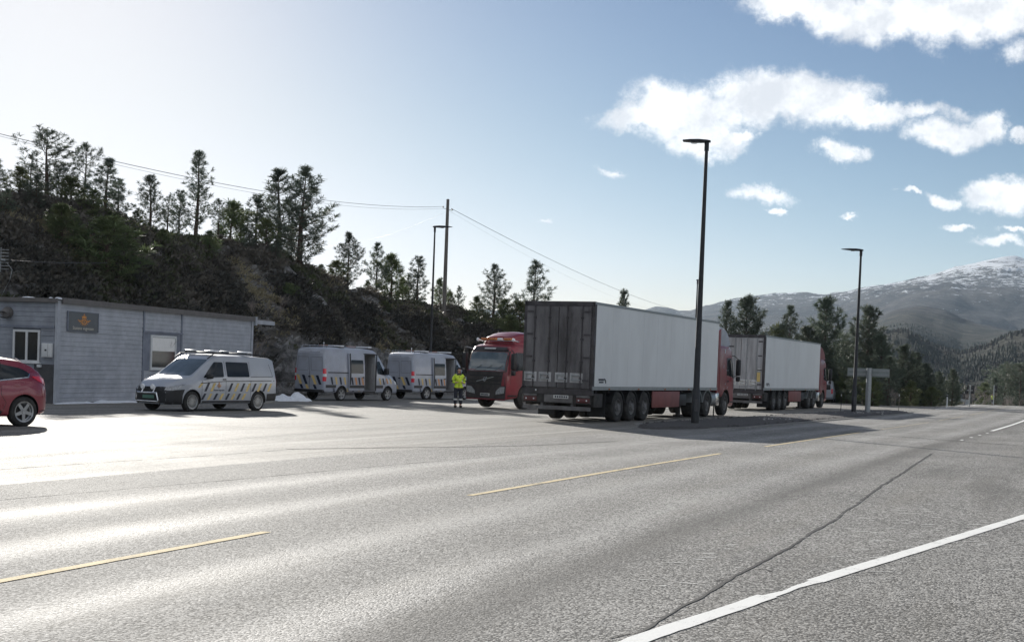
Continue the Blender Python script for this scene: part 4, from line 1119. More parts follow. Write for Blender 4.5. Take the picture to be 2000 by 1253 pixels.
# ------------------------------------------------------------------ panel van (parked facing left)
def make_small_van():
    t = R(210); n = Vector((-math.cos(t), math.sin(t))); c = Vector((-8.35, 45.55)) - n * .965
    root = empty('marked_van', (c.x, c.y, GZ(c.x, c.y) + .006), math.pi / 2 - t,
                 'low silver van with bull bar and yellow and navy stripes beside the grey building', 'van', 'striped road patrol vans')
    L = 5.14; X = lambda s: L - s       # s measured from the nose
    st = [(X(5.10), .32, 1.60, .90, .74, 1.05, .12, .0), (X(5.04), .28, 1.78, .94, .77, 1.05, .13, .01), (X(4.85), .27, 1.845, .957, .79, 1.05, .12, .02),
          (X(4.3), .26, 1.87, .963, .80, 1.05, .11, .03), (X(3.3), .26, 1.885, .965, .80, 1.05, .11, .035), (X(2.5), .26, 1.885, .965, .80, 1.05, .11, .035),
          (X(2.15), .26, 1.86, .963, .79, 1.05, .11, .03), (X(1.95), .26, 1.80, .962, .78, 1.05, .11, .03), (X(1.55), .26, 1.545, .96, .80, 1.04, .09, .04),
          (X(1.18), .26, 1.29, .958, .84, 1.0, .08, .05), (X(1.0), .26, 1.175, .955, .86, .95, .09, .05), (X(.7), .25, 1.10, .945, .83, .88, .10, .05),
          (X(.4), .24, 1.02, .91, .78, .82, .12, .05), (X(.18), .23, .92, .84, .70, .74, .13, .04), (X(.06), .24, .80, .72, .62, .62, .12, .03)]
    bm = loft(st, .05)
    cut = [(cyl_bm(X(.92), .34, .405, -1.2, -.60), 1), (cyl_bm(X(.92), .34, .405, .60, 1.2), 1), (cyl_bm(X(4.12), .34, .395, -1.2, -.60), 1), (cyl_bm(X(4.12), .34, .395, .60, 1.2), 1)]
    sk = Skin(bm); bm = boolean(bm, cut, [M['silver'], M['chassis']])
    mb = MB(); mb.bm.free(); mb.bm = bm; body = mb.build('body', [M['silver'], M['chassis']], root, 28, fixn=False)
    for side, sg in (('L', 1), ('R', -1)):
        sk.patch(side, [rpoly([(X(1.42), 1.13), (X(2.38), 1.16), (X(2.40), 1.66), (X(2.02), 1.66)], .05)], .004, 'side_window', M['glass'], root)
        sk.patch(side, [rpoly([(X(2.54), 1.165), (X(3.66), 1.175), (X(3.64), 1.67), (X(2.54), 1.675)], .05)], .004, 'side_window', M['glass'], root)
        sk.patch(side, [rpoly([(X(3.74), 1.18), (X(4.86), 1.20), (X(4.74), 1.62), (X(4.6), 1.66), (X(3.74), 1.665)], .06)], .003, 'blank_window_panel', M['silver'], root)
        sk.line(side, [(X(3.70), 1.18), (X(4.87), 1.20), (X(4.74), 1.63)], .018, .005, 'panel_gap', M['black'], root)
        sk.line(side, [(X(1.28), .95), (X(2.4), 1.02), (X(4.95), 1.06)], .025, .004, 'body_crease', M['trim'], root)
        sk.line(side, [(X(2.47), 1.70), (X(2.47), .42)], .012, .004, 'door_gap', M['black'], root)
        sk.line(side, [(X(1.34), .42), (X(1.34), 1.05)], .012, .004, 'door_gap', M['black'], root)
        sk.line(side, [(X(3.70), 1.70), (X(3.70), .42)], .012, .004, 'door_gap', M['black'], root)
        sk.patch(side, [[(X(1.36), .31), (X(3.72), .31), (X(3.72), .37), (X(1.36), .37)]], .006, 'sill_line', M['trim'], root)
        sk.patch(side, [rpoly([(X(2.28), 1.06), (X(2.46), 1.06), (X(2.46), 1.10), (X(2.28), 1.10)], .015)], .03, 'door_handle', M['black'], root)
        # slanted marks in two rows
        k = 0
        for i, x in enumerate((1.20, 1.50, 1.78, 2.62, 2.92, 3.22, 3.50, 3.80, 4.08, 4.36, 4.62)):
            m = M['yellow'] if i in (0, 2, 4, 6, 8, 10) else M['navy']
            hgt = (.66, .96) if i > 0 else (.78, .96)
            sk.patch(side, [[(X(x - .06), hgt[0] + .02), (X(x + .05), hgt[0] + .02), (X(x + .21), hgt[1]), (X(x + .10), hgt[1])]], .004, 'stripe', m, root)
        for i, x in enumerate((1.42, 1.70, 1.98, 2.26, 2.55, 2.83, 3.10, 3.36, 3.62)):
            if x > 3.6: continue
            m = M['navy'] if i % 2 == 0 else M['yellow']
            sk.patch(side, [[(X(x - .12), .40), (X(x - .01), .40), (X(x + .13), .61), (X(x + .02), .61)]], .004, 'stripe', m, root)
        c3 = sk.hit(side, X(2.14), .88, .006)
        crest(c3, (-sg, 0, 0), (0, 0, 1), (0, sg, 0), .24, 'crest', M['orange'], root)
        mt = Matrix.Translation(Vector((X(2.14), c3.y, .70))) @ Matrix(((-sg, 0, 0, 0), (0, 0, sg, 0), (0, 1, 0, 0), (0, 0, 0, 1)))
        text_mesh('Statens vegvesen', .075, .002, 'lettering', M['navy'], root, mt)
    # black bumper, grille, lamps and bull bar
    sk.patch('F', [rpoly([(-.80, .25), (.80, .25), (.80, .62), (.62, .80), (-.62, .80), (-.80, .62)], .05)], .009, 'front_bumper', M['black'], root, .04)
    for side in ('L', 'R'):
        sk.patch(side, [[(X(.02), .26), (X(.50), .26), (X(.50), .55), (X(.58), .74), (X(.05), .70)]], .008, 'bumper_corner', M['black'], root, .035)
        sk.patch(side, [[(X(4.52), .29), (X(5.10), .29), (X(5.10), .62), (X(4.55), .60)]], .008, 'rear_bumper_corner', M['black'], root, .07)
    sk.patch('F', [rpoly([(-.52, .60), (.52, .60), (.56, .80), (-.56, .80)], .04)], .016, 'grille', M['black'], root, .08)
    sk.patch('F', [[(-.50, .69), (.50, .69), (.51, .715), (-.51, .715)]], .024, 'grille_bar', M['trim'], root, .08)
    for sg in (-1, 1):
        q = [(sg * .58, .70), (sg * .90, .78), (sg * .915, .90), (sg * .60, .80)]
        sk.patch('F', [q if sg > 0 else q[::-1]], .012, 'headlight', M['headlamp'], root, .05)
        sd_ = 'L' if sg > 0 else 'R'
        h = sk.patch(sd_, [[(X(.06), .68), (X(.34), .74), (X(.54), .90), (X(.14), .79)]], .02, 'headlight', M['headlamp'], root, .05)
        m = MB(); m.lathe([(0, .085), (.03, .09), (.05, .07)], 16, 'x', (L + .12, sg * .22, .80)); sp_ = m.build('spot_lamp', M['white_lens'], root, 40)
        m = MB(); m.rbox(-.09, .09, 0, .20, 0, .16, .04); mi = m.build('mirror', M['black'], root, 40); mi.location = (X(1.62), .93 if sg > 0 else -1.13, 1.10)
    mb = MB(); mb.tube([(L + .06, .48, .25), (L + .15, .50, .38), (L + .17, .42, .60), (L + .17, -.42, .60), (L + .15, -.50, .38), (L + .06, -.48, .25)], .032, 10)
    mb.tube([(L + .15, .49, .33), (L + .15, -.49, .33)], .025, 8); mb.tube([(L + .16, .25, .60), (L + .05, .25, .80)], .02, 6); mb.tube([(L + .16, -.25, .60), (L + .05, -.25, .80)], .02, 6)
    mb.build('bull_bar', M['chrome'], root, 50)
    mb = MB(); mb.rbox(L + .09, L + .11, -.26, .26, .42, .53, .008, 1); pl = mb.build('number_plate', M['plate_green'], root, 30)
    sk.patch('F', [rpoly([(-.74, 1.185), (.74, 1.185), (.70, 1.74), (-.70, 1.74)], .08)], .005, 'windscreen', M['windscreen'], root, .06)
    mb = MB()
    for sg in (-1, 1):
        mb.tube([(X(1.75), sg * .76, 1.76), (X(2.05), sg * .755, 1.93), (X(2.4), sg * .75, 1.965), (X(4.2), sg * .75, 1.95), (X(4.75), sg * .76, 1.88)], .018, 6)
    mb.build('roof_rail', M['black'], root, 50)
    mb = MB()
    for s_ in (2.3, 3.9): mb.rbox(X(s_) - .14, X(s_) + .14, -.66, .66, 1.955, 2.0, .02)
    lb = mb.build('light_bar_base', M['trim'], root, 40)
    for s_ in (2.3, 3.9):
        m = MB(); m.rbox(X(s_) - .12, X(s_) + .12, .2, .70, 1.985, 2.05, .02); m.build('light_bar', M['white_lens'], root, 40)
        m = MB(); m.rbox(X(s_) - .12, X(s_) + .12, -.70, -.2, 1.985, 2.05, .02); m.build('light_bar', M['galv'], root, 40)
    for sg in (-1, 1):
        sk.patch('B', [[(sg * .74, .85), (sg * .90, .85), (sg * .86, 1.25), (sg * .72, 1.25)]], .01, 'tail_light', M['red_lens'], root, .08)
    sk.patch('B', [rpoly([(-.66, 1.15), (.66, 1.15), (.60, 1.62), (-.60, 1.62)], .06)], .006, 'rear_window', M['glass'], root, .1)
    for x in (X(.92), X(4.12)):
        for sg in (-1, 1): wheel(root, x, sg * .955, .34, .345, .22, sg, 'multi')
    return root
make_small_van()

# ------------------------------------------------------------------ high roof van with the side door open
def make_big_van(pose, label, plate=True):
    (cx, cy, cz), rz = place_right(*pose, .995)
    root = empty('high_roof_van', (cx, cy, cz), rz, label, 'van', 'striped road patrol vans')
    L = 5.91; X = lambda s: L - s
    st = [(X(5.88), .45, 2.35, .96, .86, 1.3, .12, 0), (X(5.82), .42, 2.48, .985, .88, 1.3, .13, .02), (X(5.6), .40, 2.56, .993, .89, 1.3, .12, .03), (X(4.0), .40, 2.58, .995, .89, 1.3, .12, .04),
          (X(2.6), .40, 2.58, .995, .89, 1.3, .12, .04), (X(2.1), .40, 2.53, .995, .88, 1.3, .14, .04), (X(1.75), .40, 2.36, .993, .86, 1.3, .16, .04), (X(1.45), .40, 2.06, .99, .84, 1.28, .13, .04),
          (X(1.05), .40, 1.60, .985, .86, 1.22, .10, .05), (X(.86), .40, 1.38, .98, .88, 1.12, .10, .06), (X(.6), .40, 1.27, .97, .86, 1.05, .10, .06), (X(.32), .38, 1.14, .94, .80, .95, .12, .06),
          (X(.12), .36, .98, .86, .74, .80, .12, .05), (X(.02), .36, .84, .76, .66, .66, .10, .03)]
    bm = loft(st, .04); sk = Skin(bm)
    cut = [(cyl_bm(X(1.0), .34, .43, a, b), 1) for a, b in ((-1.2, -.62), (.62, 1.2))] + [(cyl_bm(X(4.66), .34, .42, a, b), 1) for a, b in ((-1.2, -.62), (.62, 1.2))]
    cut.append((box_bm(X(3.06), X(2.02), -1.3, .55, .52, 2.30), 2))
    bm2 = boolean(bm, cut, [M['vanwhite'], M['chassis'], M['inner']])
    mb = MB(); mb.bm.free(); mb.bm = bm2; mb.build('body', [M['vanwhite'], M['chassis'], M['inner']], root, 28, fixn=False)
    # inside the doorway: floor, seats, front seat back, grab rail
    for (x, y) in ((X(2.86), -.25), (X(2.86), .25)):
        m = MB(); m.rbox(x - .25, x + .22, y - .22, y + .22, .86, 1.0, .04); m.rbox(x - .28, x - .14, y - .22, y + .22, .95, 1.55, .05); m.rbox(x - .27, x - .16, y - .13, y + .13, 1.55, 1.75, .04)
        m.box(x - .1, x + .1, y - .1, y + .1, .53, .86); m.build('passenger_seat', M['seat'], root, 40)
    m = MB(); m.rbox(X(2.08), X(2.03), -.92, -.50, .56, 2.2, .02); m.tube([(X(2.10), -.80, 1.1), (X(2.14), -.80, 1.2), (X(2.14), -.80, 1.75), (X(2.10), -.80, 1.85)], .014, 6); m.build('door_pillar_trim', M['inner'], root, 40)
    m = MB(); m.box(X(3.02), X(2.04), -.985, -.6, .40, .50); m.build('step', M['black'], root)
    m = MB(); m.box(X(3.08), X(3.02), -1.0, -.97, .50, 2.34); m.box(X(2.04), X(1.99), -1.0, -.97, .50, 2.34); m.box(X(3.08), X(1.99), -1.0, -.96, 2.30, 2.36); m.build('door_frame_seal', M['black'], root)
    # sliding door slid back along the flank
    db = bmesh.new()
    m = MB(); prof = [(sk.hit('R', X(3.6), z, 0).y, z) for z in (.50, .8, 1.1, 1.3, 1.6, 1.9, 2.15, 2.34)]
    off = -.10
    for x0, x1 in ((X(4.22), X(3.04)),):
        vo, vi = [], []
        for y, z in prof: vo.append((m.bm.verts.new((x0, y + off, z)), m.bm.verts.new((x1, y + off, z)))); vi.append((m.bm.verts.new((x0, y + off + .07, z)), m.bm.verts.new((x1, y + off + .07, z))))
        for i in range(len(prof) - 1):
            m._f([vo[i][0], vo[i][1], vo[i + 1][1], vo[i + 1][0]]); m._f([vi[i][0], vi[i + 1][0], vi[i + 1][1], vi[i][1]])
            for e in (0, 1): m._f([vo[i][e], vo[i + 1][e], vi[i + 1][e], vi[i][e]])
        m._f([vo[0][0], vi[0][0], vi[0][1], vo[0][1]]); m._f([vo[-1][0], vo[-1][1], vi[-1][1], vi[-1][0]])
    bmesh.ops.recalc_face_normals(m.bm, faces=list(m.bm.faces)); m.bm.normal_update(); dsk = m.bm.copy(); dsk.normal_update(); door = m.build('sliding_door', M['vanwhite'], root, 30)
    ds = Skin(dsk)
    ds.patch('R', [rpoly([(X(4.10), 1.36), (X(3.14), 1.36), (X(3.14), 2.02), (X(4.08), 2.02)], .06)], .004, 'door_window', M['glass'], door)
    ds.line('R', [(X(4.22), .50), (X(4.22) + .035, 1.4), (X(4.22) + .03, 2.33)], .20, .006, 'door_edge_gap_shade', M['black'], door)  # black strip painted for the dark gap and shadow at the door's rear edge
    ds.patch('R', [[(X(4.2), .64), (X(3.05), .64), (X(3.05), .78), (X(4.2), .78)]], .012, 'rubbing_strip', M['trim'], door)
    ds.patch('R', [rpoly([(X(3.26), 1.14), (X(3.12), 1.14), (X(3.12), 1.20), (X(3.26), 1.20)], .015)], .03, 'door_handle', M['black'], door)
    for i, x in enumerate((3.98, 3.70, 3.44, 3.18)):
        ds.patch('R', [[(X(x + .10), .80), (X(x - .03), .80), (X(x + .10), 1.18), (X(x + .24), 1.18)]] if False else [[(X(x - .09), .80), (X(x + .03), .80), (X(x + .15), 1.16), (X(x + .0), 1.16)]], .005, 'stripe', (M['navy'], M['orange'])[i % 2], door)
    m = MB(); m.box(X(5.7), X(3.9), -1.02, -.99, 1.36, 1.40); m.build('door_rail', M['black'], root)
    for side, sg in (('R', -1), ('L', 1)):
        sk.patch(side, [rpoly([(X(1.22), 1.30), (X(1.92), 1.36), (X(1.94), 1.98), (X(1.66), 2.0)], .05)], .004, 'side_window', M['glass'], root)
        sk.line(side, [(X(1.55), 1.33), (X(1.58), 1.86)], .03, .008, 'window_divider', M['black'], root)
        if side == 'L': sk.patch(side, [rpoly([(X(2.1), 1.36), (X(3.1), 1.36), (X(3.1), 2.02), (X(2.1), 2.02)], .05)], .004, 'side_window', M['glass'], root)
        sk.line(side, [(X(1.25), .55), (X(1.22), 1.28)], .014, .004, 'door_gap', M['black'], root)
        sk.patch(side, [[(X(1.44), .64), (X(2.0), .64), (X(2.0), .78), (X(1.44), .78)]], .014, 'rubbing_strip', M['trim'], root)
        sk.patch(side, [[(X(3.1), .64), (X(4.2), .64), (X(4.2), .78), (X(3.1), .78)], [(X(5.12), .64), (X(5.84), .64), (X(5.84), .78), (X(5.12), .78)]], .014, 'rubbing_strip', M['trim'], root)
        for i, x in enumerate((.78, 1.08, 1.38, 1.66)):
            sk.patch(side, [[(X(x - .10), .82 + (.06 if i < 2 else 0)), (X(x + .02), .82 + (.06 if i < 2 else 0)), (X(x + .14), 1.14), (X(x + .02), 1.14)]], .004, 'stripe', (M['yellow'], M['orange'], M['navy'], M['yellow'])[i], root)
        for i, x in enumerate((3.3, 3.75, 4.15, 5.2)):
            sk.patch(side, [[(X(x - .05), .46), (X(x + .10), .46), (X(x + .16), .62), (X(x + .01), .62)]], .004, 'stripe', (M['yellow'], M['navy'])[i % 2], root)
        for i, x in enumerate((4.42, 4.75, 5.08, 5.4)):
            sk.patch(side, [[(X(x - .09), .80), (X(x + .03), .80), (X(x + .15), 1.16), (X(x), 1.16)]], .004, 'stripe', (M['yellow'], M['navy'])[i % 2], root)
        c3 = sk.hit(side, X(1.72), 1.02, .006)
        m = MB(); m.rbox(-.10, .10, 0, .24, 0, .34, .05); mi = m.build('mirror', M['black'], root, 40); mi.location = (X(1.30), .97 if sg > 0 else -1.21, 1.32)
        sk.patch('B', [[(sg * .84, .95), (sg * .955, .95), (sg * .955, 1.16), (sg * .84, 1.16)]], .012, 'tail_light', M['red_lens'], root, .2)
        sk.patch('B', [[(sg * .84, 1.31), (sg * .955, 1.31), (sg * .95, 1.55), (sg * .84, 1.55)]], .012, 'brake_light', M['red_lens'], root, .2)
        sk.patch('B', [[(sg * .84, 1.17), (sg * .955, 1.17), (sg * .952, 1.30), (sg * .84, 1.30)]], .012, 'reversing_light', M['white_lens'], root, .1)
        sk.patch(side, [[(X(5.90), .95), (X(5.83), .95), (X(5.83), 1.16), (X(5.90), 1.16)]], .012, 'tail_light', M['red_lens'], root, .2)
        sk.patch(side, [[(X(5.90), 1.31), (X(5.83), 1.31), (X(5.83), 1.55), (X(5.88), 1.55)]], .012, 'brake_light', M['red_lens'], root, .2)
        sk.patch(side, [[(X(5.90), 1.17), (X(5.81), 1.17), (X(5.81), 1.30), (X(5.90), 1.30)]], .012, 'reversing_light', M['white_lens'], root, .2)
    sk.line('B', [(0, .55), (0, 2.40)], .02, .004, 'rear_door_gap', M['black'], root)
    sk.line('B', [(-.84, 2.34), (.84, 2.34)], .02, .004, 'rear_door_gap', M['black'], root)
    for sg in (-1, 1):
        sk.patch('B', [rpoly([(sg * .10, 1.45), (sg * .78, 1.45), (sg * .76, 2.1), (sg * .10, 2.1)], .06)], .003, 'rear_door_panel', M['vanwhite'], root, .2)
        sk.line('B', [(sg * .10, 1.45), (sg * .78, 1.45), (sg * .76, 2.1), (sg * .10, 2.1), (sg * .10, 1.45)], .012, .005, 'rear_door_crease', M['trim'], root)
    for i, y in enumerate((-.78, -.48, .10, .45)):
        sk.patch('B', [[(y, .78), (y + .16, .78), (y + .40, 1.22), (y + .22, 1.22)]], .005, 'stripe', (M['navy'], M['yellow'])[i % 2], root, .2)
    for i, y in enumerate((-.5, .0, .35)):
        sk.patch('B', [[(y, .56), (y + .16, .56), (y + .28, .76), (y + .12, .76)]], .005, 'stripe', (M['navy'], M['yellow'])[i % 2], root, .2)
    m = MB(); m.rbox(-.10, .06, -.90, .90, .40, .54, .03); m.build('rear_bumper', M['black'], root, 40)
    m = MB(); m.box(-.09, -.055, -.10, .02, 1.12, 1.18); m.build('door_handle', M['black'], root)
    sk.patch('F', [rpoly([(-.76, 1.48), (.76, 1.48), (.72, 2.16), (-.72, 2.16)], .08)], .005, 'windscreen', M['windscreen'], root, .06)
    sk.patch('F', [rpoly([(-.45, .62), (.45, .62), (.50, .90), (-.50, .90)], .04)], .01, 'grille', M['black'], root, .08)
    sk.patch('F', [rpoly([(-.80, .37), (.80, .37), (.80, .60), (-.80, .60)], .04)], .01, 'front_bumper', M['black'], root, .08)
    for side in ('L', 'R'):
        sk.patch(side, [[(X(.10), .80), (X(.46), .86), (X(.52), 1.05), (X(.22), .98)]], .012, 'headlight', M['white_lens'], root, .05)
    m = MB()
    for s_ in (2.25, 4.4): m.box(X(s_) - .16, X(s_) + .16, -.70, .70, 2.60, 2.645)
    m.build('light_bar_base', M['trim'], root)
    for s_ in (2.25, 4.4):
        m = MB(); m.rbox(X(s_) - .14, X(s_) + .14, -.72, .10, 2.64, 2.71, .02); m.build('light_bar', M['white_lens'], root, 40)
        m = MB(); m.rbox(X(s_) - .14, X(s_) + .14, .12, .72, 2.64, 2.71, .02); m.build('light_bar', M['amber'], root, 40)
    m = MB()
    for s_ in (5.1, 5.65, 3.4): m.tube([(X(s_), -.78, 2.56), (X(s_), -.78, 2.66), (X(s_), .78, 2.66), (X(s_), .78, 2.56)], .022, 6)
    m.build('roof_rack', M['chrome'], root, 50)
    m = MB(); m.tube([(X(5.3), -.3, 2.6), (X(5.3), -.3, 2.78)], .012, 5); m.ball((X(5.3), -.3, 2.80), .035); m.build('aerial', M['white_lens'], root, 50)
    for x in (X(1.0), X(4.66)):
        for sg in (-1, 1): wheel(root, x, sg * .985, .34, .345, .22, sg, 'five')
    return root
make_big_van((-9.0, 61.4, 32.3), 'high-roof van with open sliding door, directly right of the snow heap')
make_big_van((-5.45, 70.2, 33.3), 'high-roof van with open sliding door between its twin and the red lorry')

# ------------------------------------------------------------------ red car at the left edge
def make_car():
    # rear end towards the right, nose out of frame on the left
    th = R(216); f = Vector((math.sin(th), math.cos(th)))
    rear = Vector((-10.74, 30.03))
    # near side is the left flank: rear-left ground corner of the bumper
    n = Vector((-f.y, f.x)); c = rear - n * .91
    root = empty('red_car', (c.x, c.y, GZ(c.x, c.y) + .006), math.atan2(f.y, f.x), 'red compact crossover car cut by the left edge, chrome line under its windows', 'car')
    L = 4.41; X = lambda s: s            # s from the tail
    st = [(.02, .42, .72, .56, .50, .60, .08, 0), (.06, .34, .98, .66, .60, .75, .10, .02), (.14, .30, 1.12, .755, .66, .85, .10, .03), (.28, .27, 1.27, .84, .68, .98, .10, .04), (.48, .25, 1.40, .89, .665, 1.0, .10, .05),
          (.75, .24, 1.50, .91, .655, 1.0, .10, .05), (1.2, .24, 1.555, .91, .65, .99, .10, .05), (1.9, .24, 1.58, .91, .65, .97, .10, .05), (2.4, .24, 1.55, .91, .66, .96, .10, .05), (2.75, .24, 1.46, .91, .68, .95, .09, .05),
          (3.1, .24, 1.26, .91, .74, .93, .08, .05), (3.4, .24, 1.06, .905, .78, .88, .08, .05), (3.9, .24, .96, .89, .74, .78, .10, .05), (4.25, .24, .84, .80, .64, .66, .1, .03), (4.36, .26, .70, .70, .58, .56, .08, .02)]
    bm = loft(st, .04); sk = Skin(bm)
    cut = [(cyl_bm(.78, .345, .40, a, b), 1) for a, b in ((-1.2, -.58), (.58, 1.2))] + [(cyl_bm(3.57, .345, .40, a, b), 1) for a, b in ((-1.2, -.58), (.58, 1.2))]
    bm2 = boolean(bm, cut, [M['carred'], M['black']])
    mb = MB(); mb.bm.free(); mb.bm = bm2; mb.build('body', [M['carred'], M['black']], root, 32, fixn=False)
    for side, sg in (('L', 1), ('R', -1)):
        wp = [(.66, 1.13), (1.5, 1.05), (2.95, .99), (2.62, 1.34), (2.1, 1.44), (1.3, 1.43), (.80, 1.34), (.58, 1.23)]
        sk.patch(side, [rpoly(wp, .06)], .004, 'side_window', M['glass'], root, .1)
        sk.line(side, [(.58, 1.22), (.65, 1.13), (1.5, 1.045), (2.95, .98)], .028, .009, 'chrome_strip', M['chrome'], root)
        sk.line(side, [(1.28, 1.06), (1.30, 1.50)], .05, .007, 'pillar', M['black'], root)
        sk.line(side, [(2.02, 1.02), (1.95, 1.50)], .06, .007, 'pillar', M['black'], root)
        sk.line(side, [(1.36, 1.05), (1.38, .75), (1.25, .55), (1.35, .32)], .010, .003, 'door_gap', M['black'], root)
        sk.line(side, [(2.1, 1.02), (2.08, .32)], .010, .003, 'door_gap', M['black'], root)
        for x in (1.40, 2.30): sk.patch(side, [rpoly([(x, .90), (x + .20, .90), (x + .20, .935), (x, .935)], .012)], .03, 'door_handle', M['carred'], root)
        sk.patch(side, [rpoly([(.90, .92), (1.05, .92), (1.05, 1.02), (.90, 1.02)], .03)], .002, 'fuel_flap', M['carred'], root)
        sk.patch(side, [[(.09, .98), (.16, .93), (.45, 1.07), (.56, 1.15), (.30, 1.16), (.14, 1.10)]], .012, 'tail_light', M['red_lens'], root, .05)
        sk.patch(side, [[(.06, .30), (.34, .27), (.36, .36), (.25, .38), (.05, .37)]], .008, 'lower_bumper_trim', M['black'], root, .08)
        sk.patch(side, [[(1.36, .25), (3.12, .25), (3.12, .38), (1.36, .38)]], .008, 'sill_trim', M['black'], root, .2)
        sk.patch('B', [[(sg * .50, .98), (sg * .72, .95), (sg * .72, 1.07), (sg * .50, 1.09)]], .012, 'tail_light', M['red_lens'], root, .06)
    sk.patch('B', [rpoly([(-.54, 1.14), (.54, 1.14), (.50, 1.34), (-.50, 1.34)], .06)], .006, 'rear_window', M['glass'], root, .08)
    sk.patch('F', [rpoly([(-.64, 1.04), (.64, 1.04), (.56, 1.45), (-.56, 1.45)], .06)], .005, 'windscreen', M['windscreen'], root, .06)
    sk.patch('B', [rpoly([(-.27, .74), (.27, .74), (.27, .86), (-.27, .86)], .01)], .012, 'number_plate', M['plate'], root)
    mb = MB()
    for sg in (-1, 1): mb.tube([(.7, sg * .60, 1.50), (.85, sg * .60, 1.57), (2.1, sg * .60, 1.62), (2.3, sg * .60, 1.58)], .014, 6)
    mb.build('roof_rail', M['chrome'], root, 50)
    for x in (.78, 3.57):
        for sg in (-1, 1): wheel(root, x, sg * .90, .345, .35, .225, sg, 'five')
make_car()
# ------------------------------------------------------------------ articulated lorries
def cab(root, x0, W2, col, facing=True, low=False, body_name='cab'):
    """cab-over cab, x0 = back wall, front at x0+2.3"""
    hz = 2.95 if not low else 2.80
    st = [(x0, .95, hz, W2, W2 - .06, 1.9, .12, .03), (x0 + .3, .80, hz + .06, W2, W2 - .05, 1.9, .14, .04), (x0 + .85, .78, hz + .08, W2, W2 - .05, 1.9, .15, .05), (x0 + 1.5, .50, hz + .05, W2, W2 - .06, 1.9, .16, .05),
          (x0 + 1.85, .45, hz - .05, W2 - .01, W2 - .08, 1.85, .18, .05), (x0 + 2.08, .42, hz - .32, W2 - .03, W2 - .12, 1.8, .2, .04), (x0 + 2.2, .40, 2.1, W2 - .05, W2 - .14, 1.7, .14, .03), (x0 + 2.27, .38, 1.75, W2 - .08, W2 - .15, 1.4, .12, .02)]
    bm = loft(st, .03); sk = Skin(bm)
    bm2 = boolean(bm, [(cyl_bm(x0 + .95, .52, .62, -2, -.62), 1), (cyl_bm(x0 + .95, .52, .62, .62, 2), 1)], [col, M['black']])
    mb = MB(); mb.bm.free(); mb.bm = bm2; mb.build(body_name, [col, M['black']], root, 30, fixn=False)
    for side, sg in (('L', 1), ('R', -1)):
        sk.patch(side, [rpoly([(x0 + .95, 1.75), (x0 + 1.55, 1.70), (x0 + 1.98, 1.62), (x0 + 1.92, 2.30), (x0 + 1.72, 2.50), (x0 + .98, 2.50)], .06)], .006, 'side_window', M['glass'], root, .1)
        sk.line(side, [(x0 + .88, 2.58), (x0 + .88, 1.15), (x0 + 1.45, 1.05)], .014, .004, 'door_gap', M['black'], root)
        sk.line(side, [(x0 + 2.02, 2.3), (x0 + 2.05, 1.1)], .014, .004, 'door_gap', M['black'], root)
        sk.patch(side, [rpoly([(x0 + 1.0, 1.46), (x0 + 1.22, 1.46), (x0 + 1.22, 1.52), (x0 + 1.0, 1.52)], .015)], .03, 'door_handle', M['black'], root)
        m = MB(); m.rbox(-.10, .12, 0, .26, -.42, .42, .06); m.rbox(-.08, .10, .02, .24, -.72, -.46, .05)
        m.tube([(.0, .13, .42), (-.05, -.10, .60), (-.2, -.22, .60)], .022, 6); m.tube([(.0, .13, -.40), (-.05, -.10, -.48), (-.2, -.22, -.48)], .022, 6)
        mi = m.build('mirror', M['black'], root, 40); mi.location = (x0 + 2.1, (W2 + .06) if sg > 0 else -(W2 + .06), 2.1); mi.scale = (.9, .8 if sg > 0 else -.8, .85)
        sk.patch('F', [[(sg * .60, .62), (sg * 1.08, .70), (sg * 1.10, .98), (sg * .84, .96), (sg * .62, .78)]] if sg > 0 else [[(sg * .60, .62), (sg * .62, .78), (sg * .84, .96), (sg * 1.10, .98), (sg * 1.08, .70)]], .015, 'headlight', M['headlamp'], root, .06)
        sk.patch(side, [[(x0 + 1.62, .42), (x0 + 2.2, .42), (x0 + 2.2, .62), (x0 + 1.62, .62)]], .008, 'entry_step', M['black'], root)
    sk.patch('F', [rpoly([(-1.06, 1.66), (1.06, 1.66), (1.03, 2.50), (-1.03, 2.50)], .08)], .006, 'windscreen', M['windscreen'], root, .07)
    for y in (-.6, .0, .6): sk.line('F', [(y - .1, 1.66), (y + .32, 1.92)], .02, .02, 'wiper', M['black'], root)
    return sk

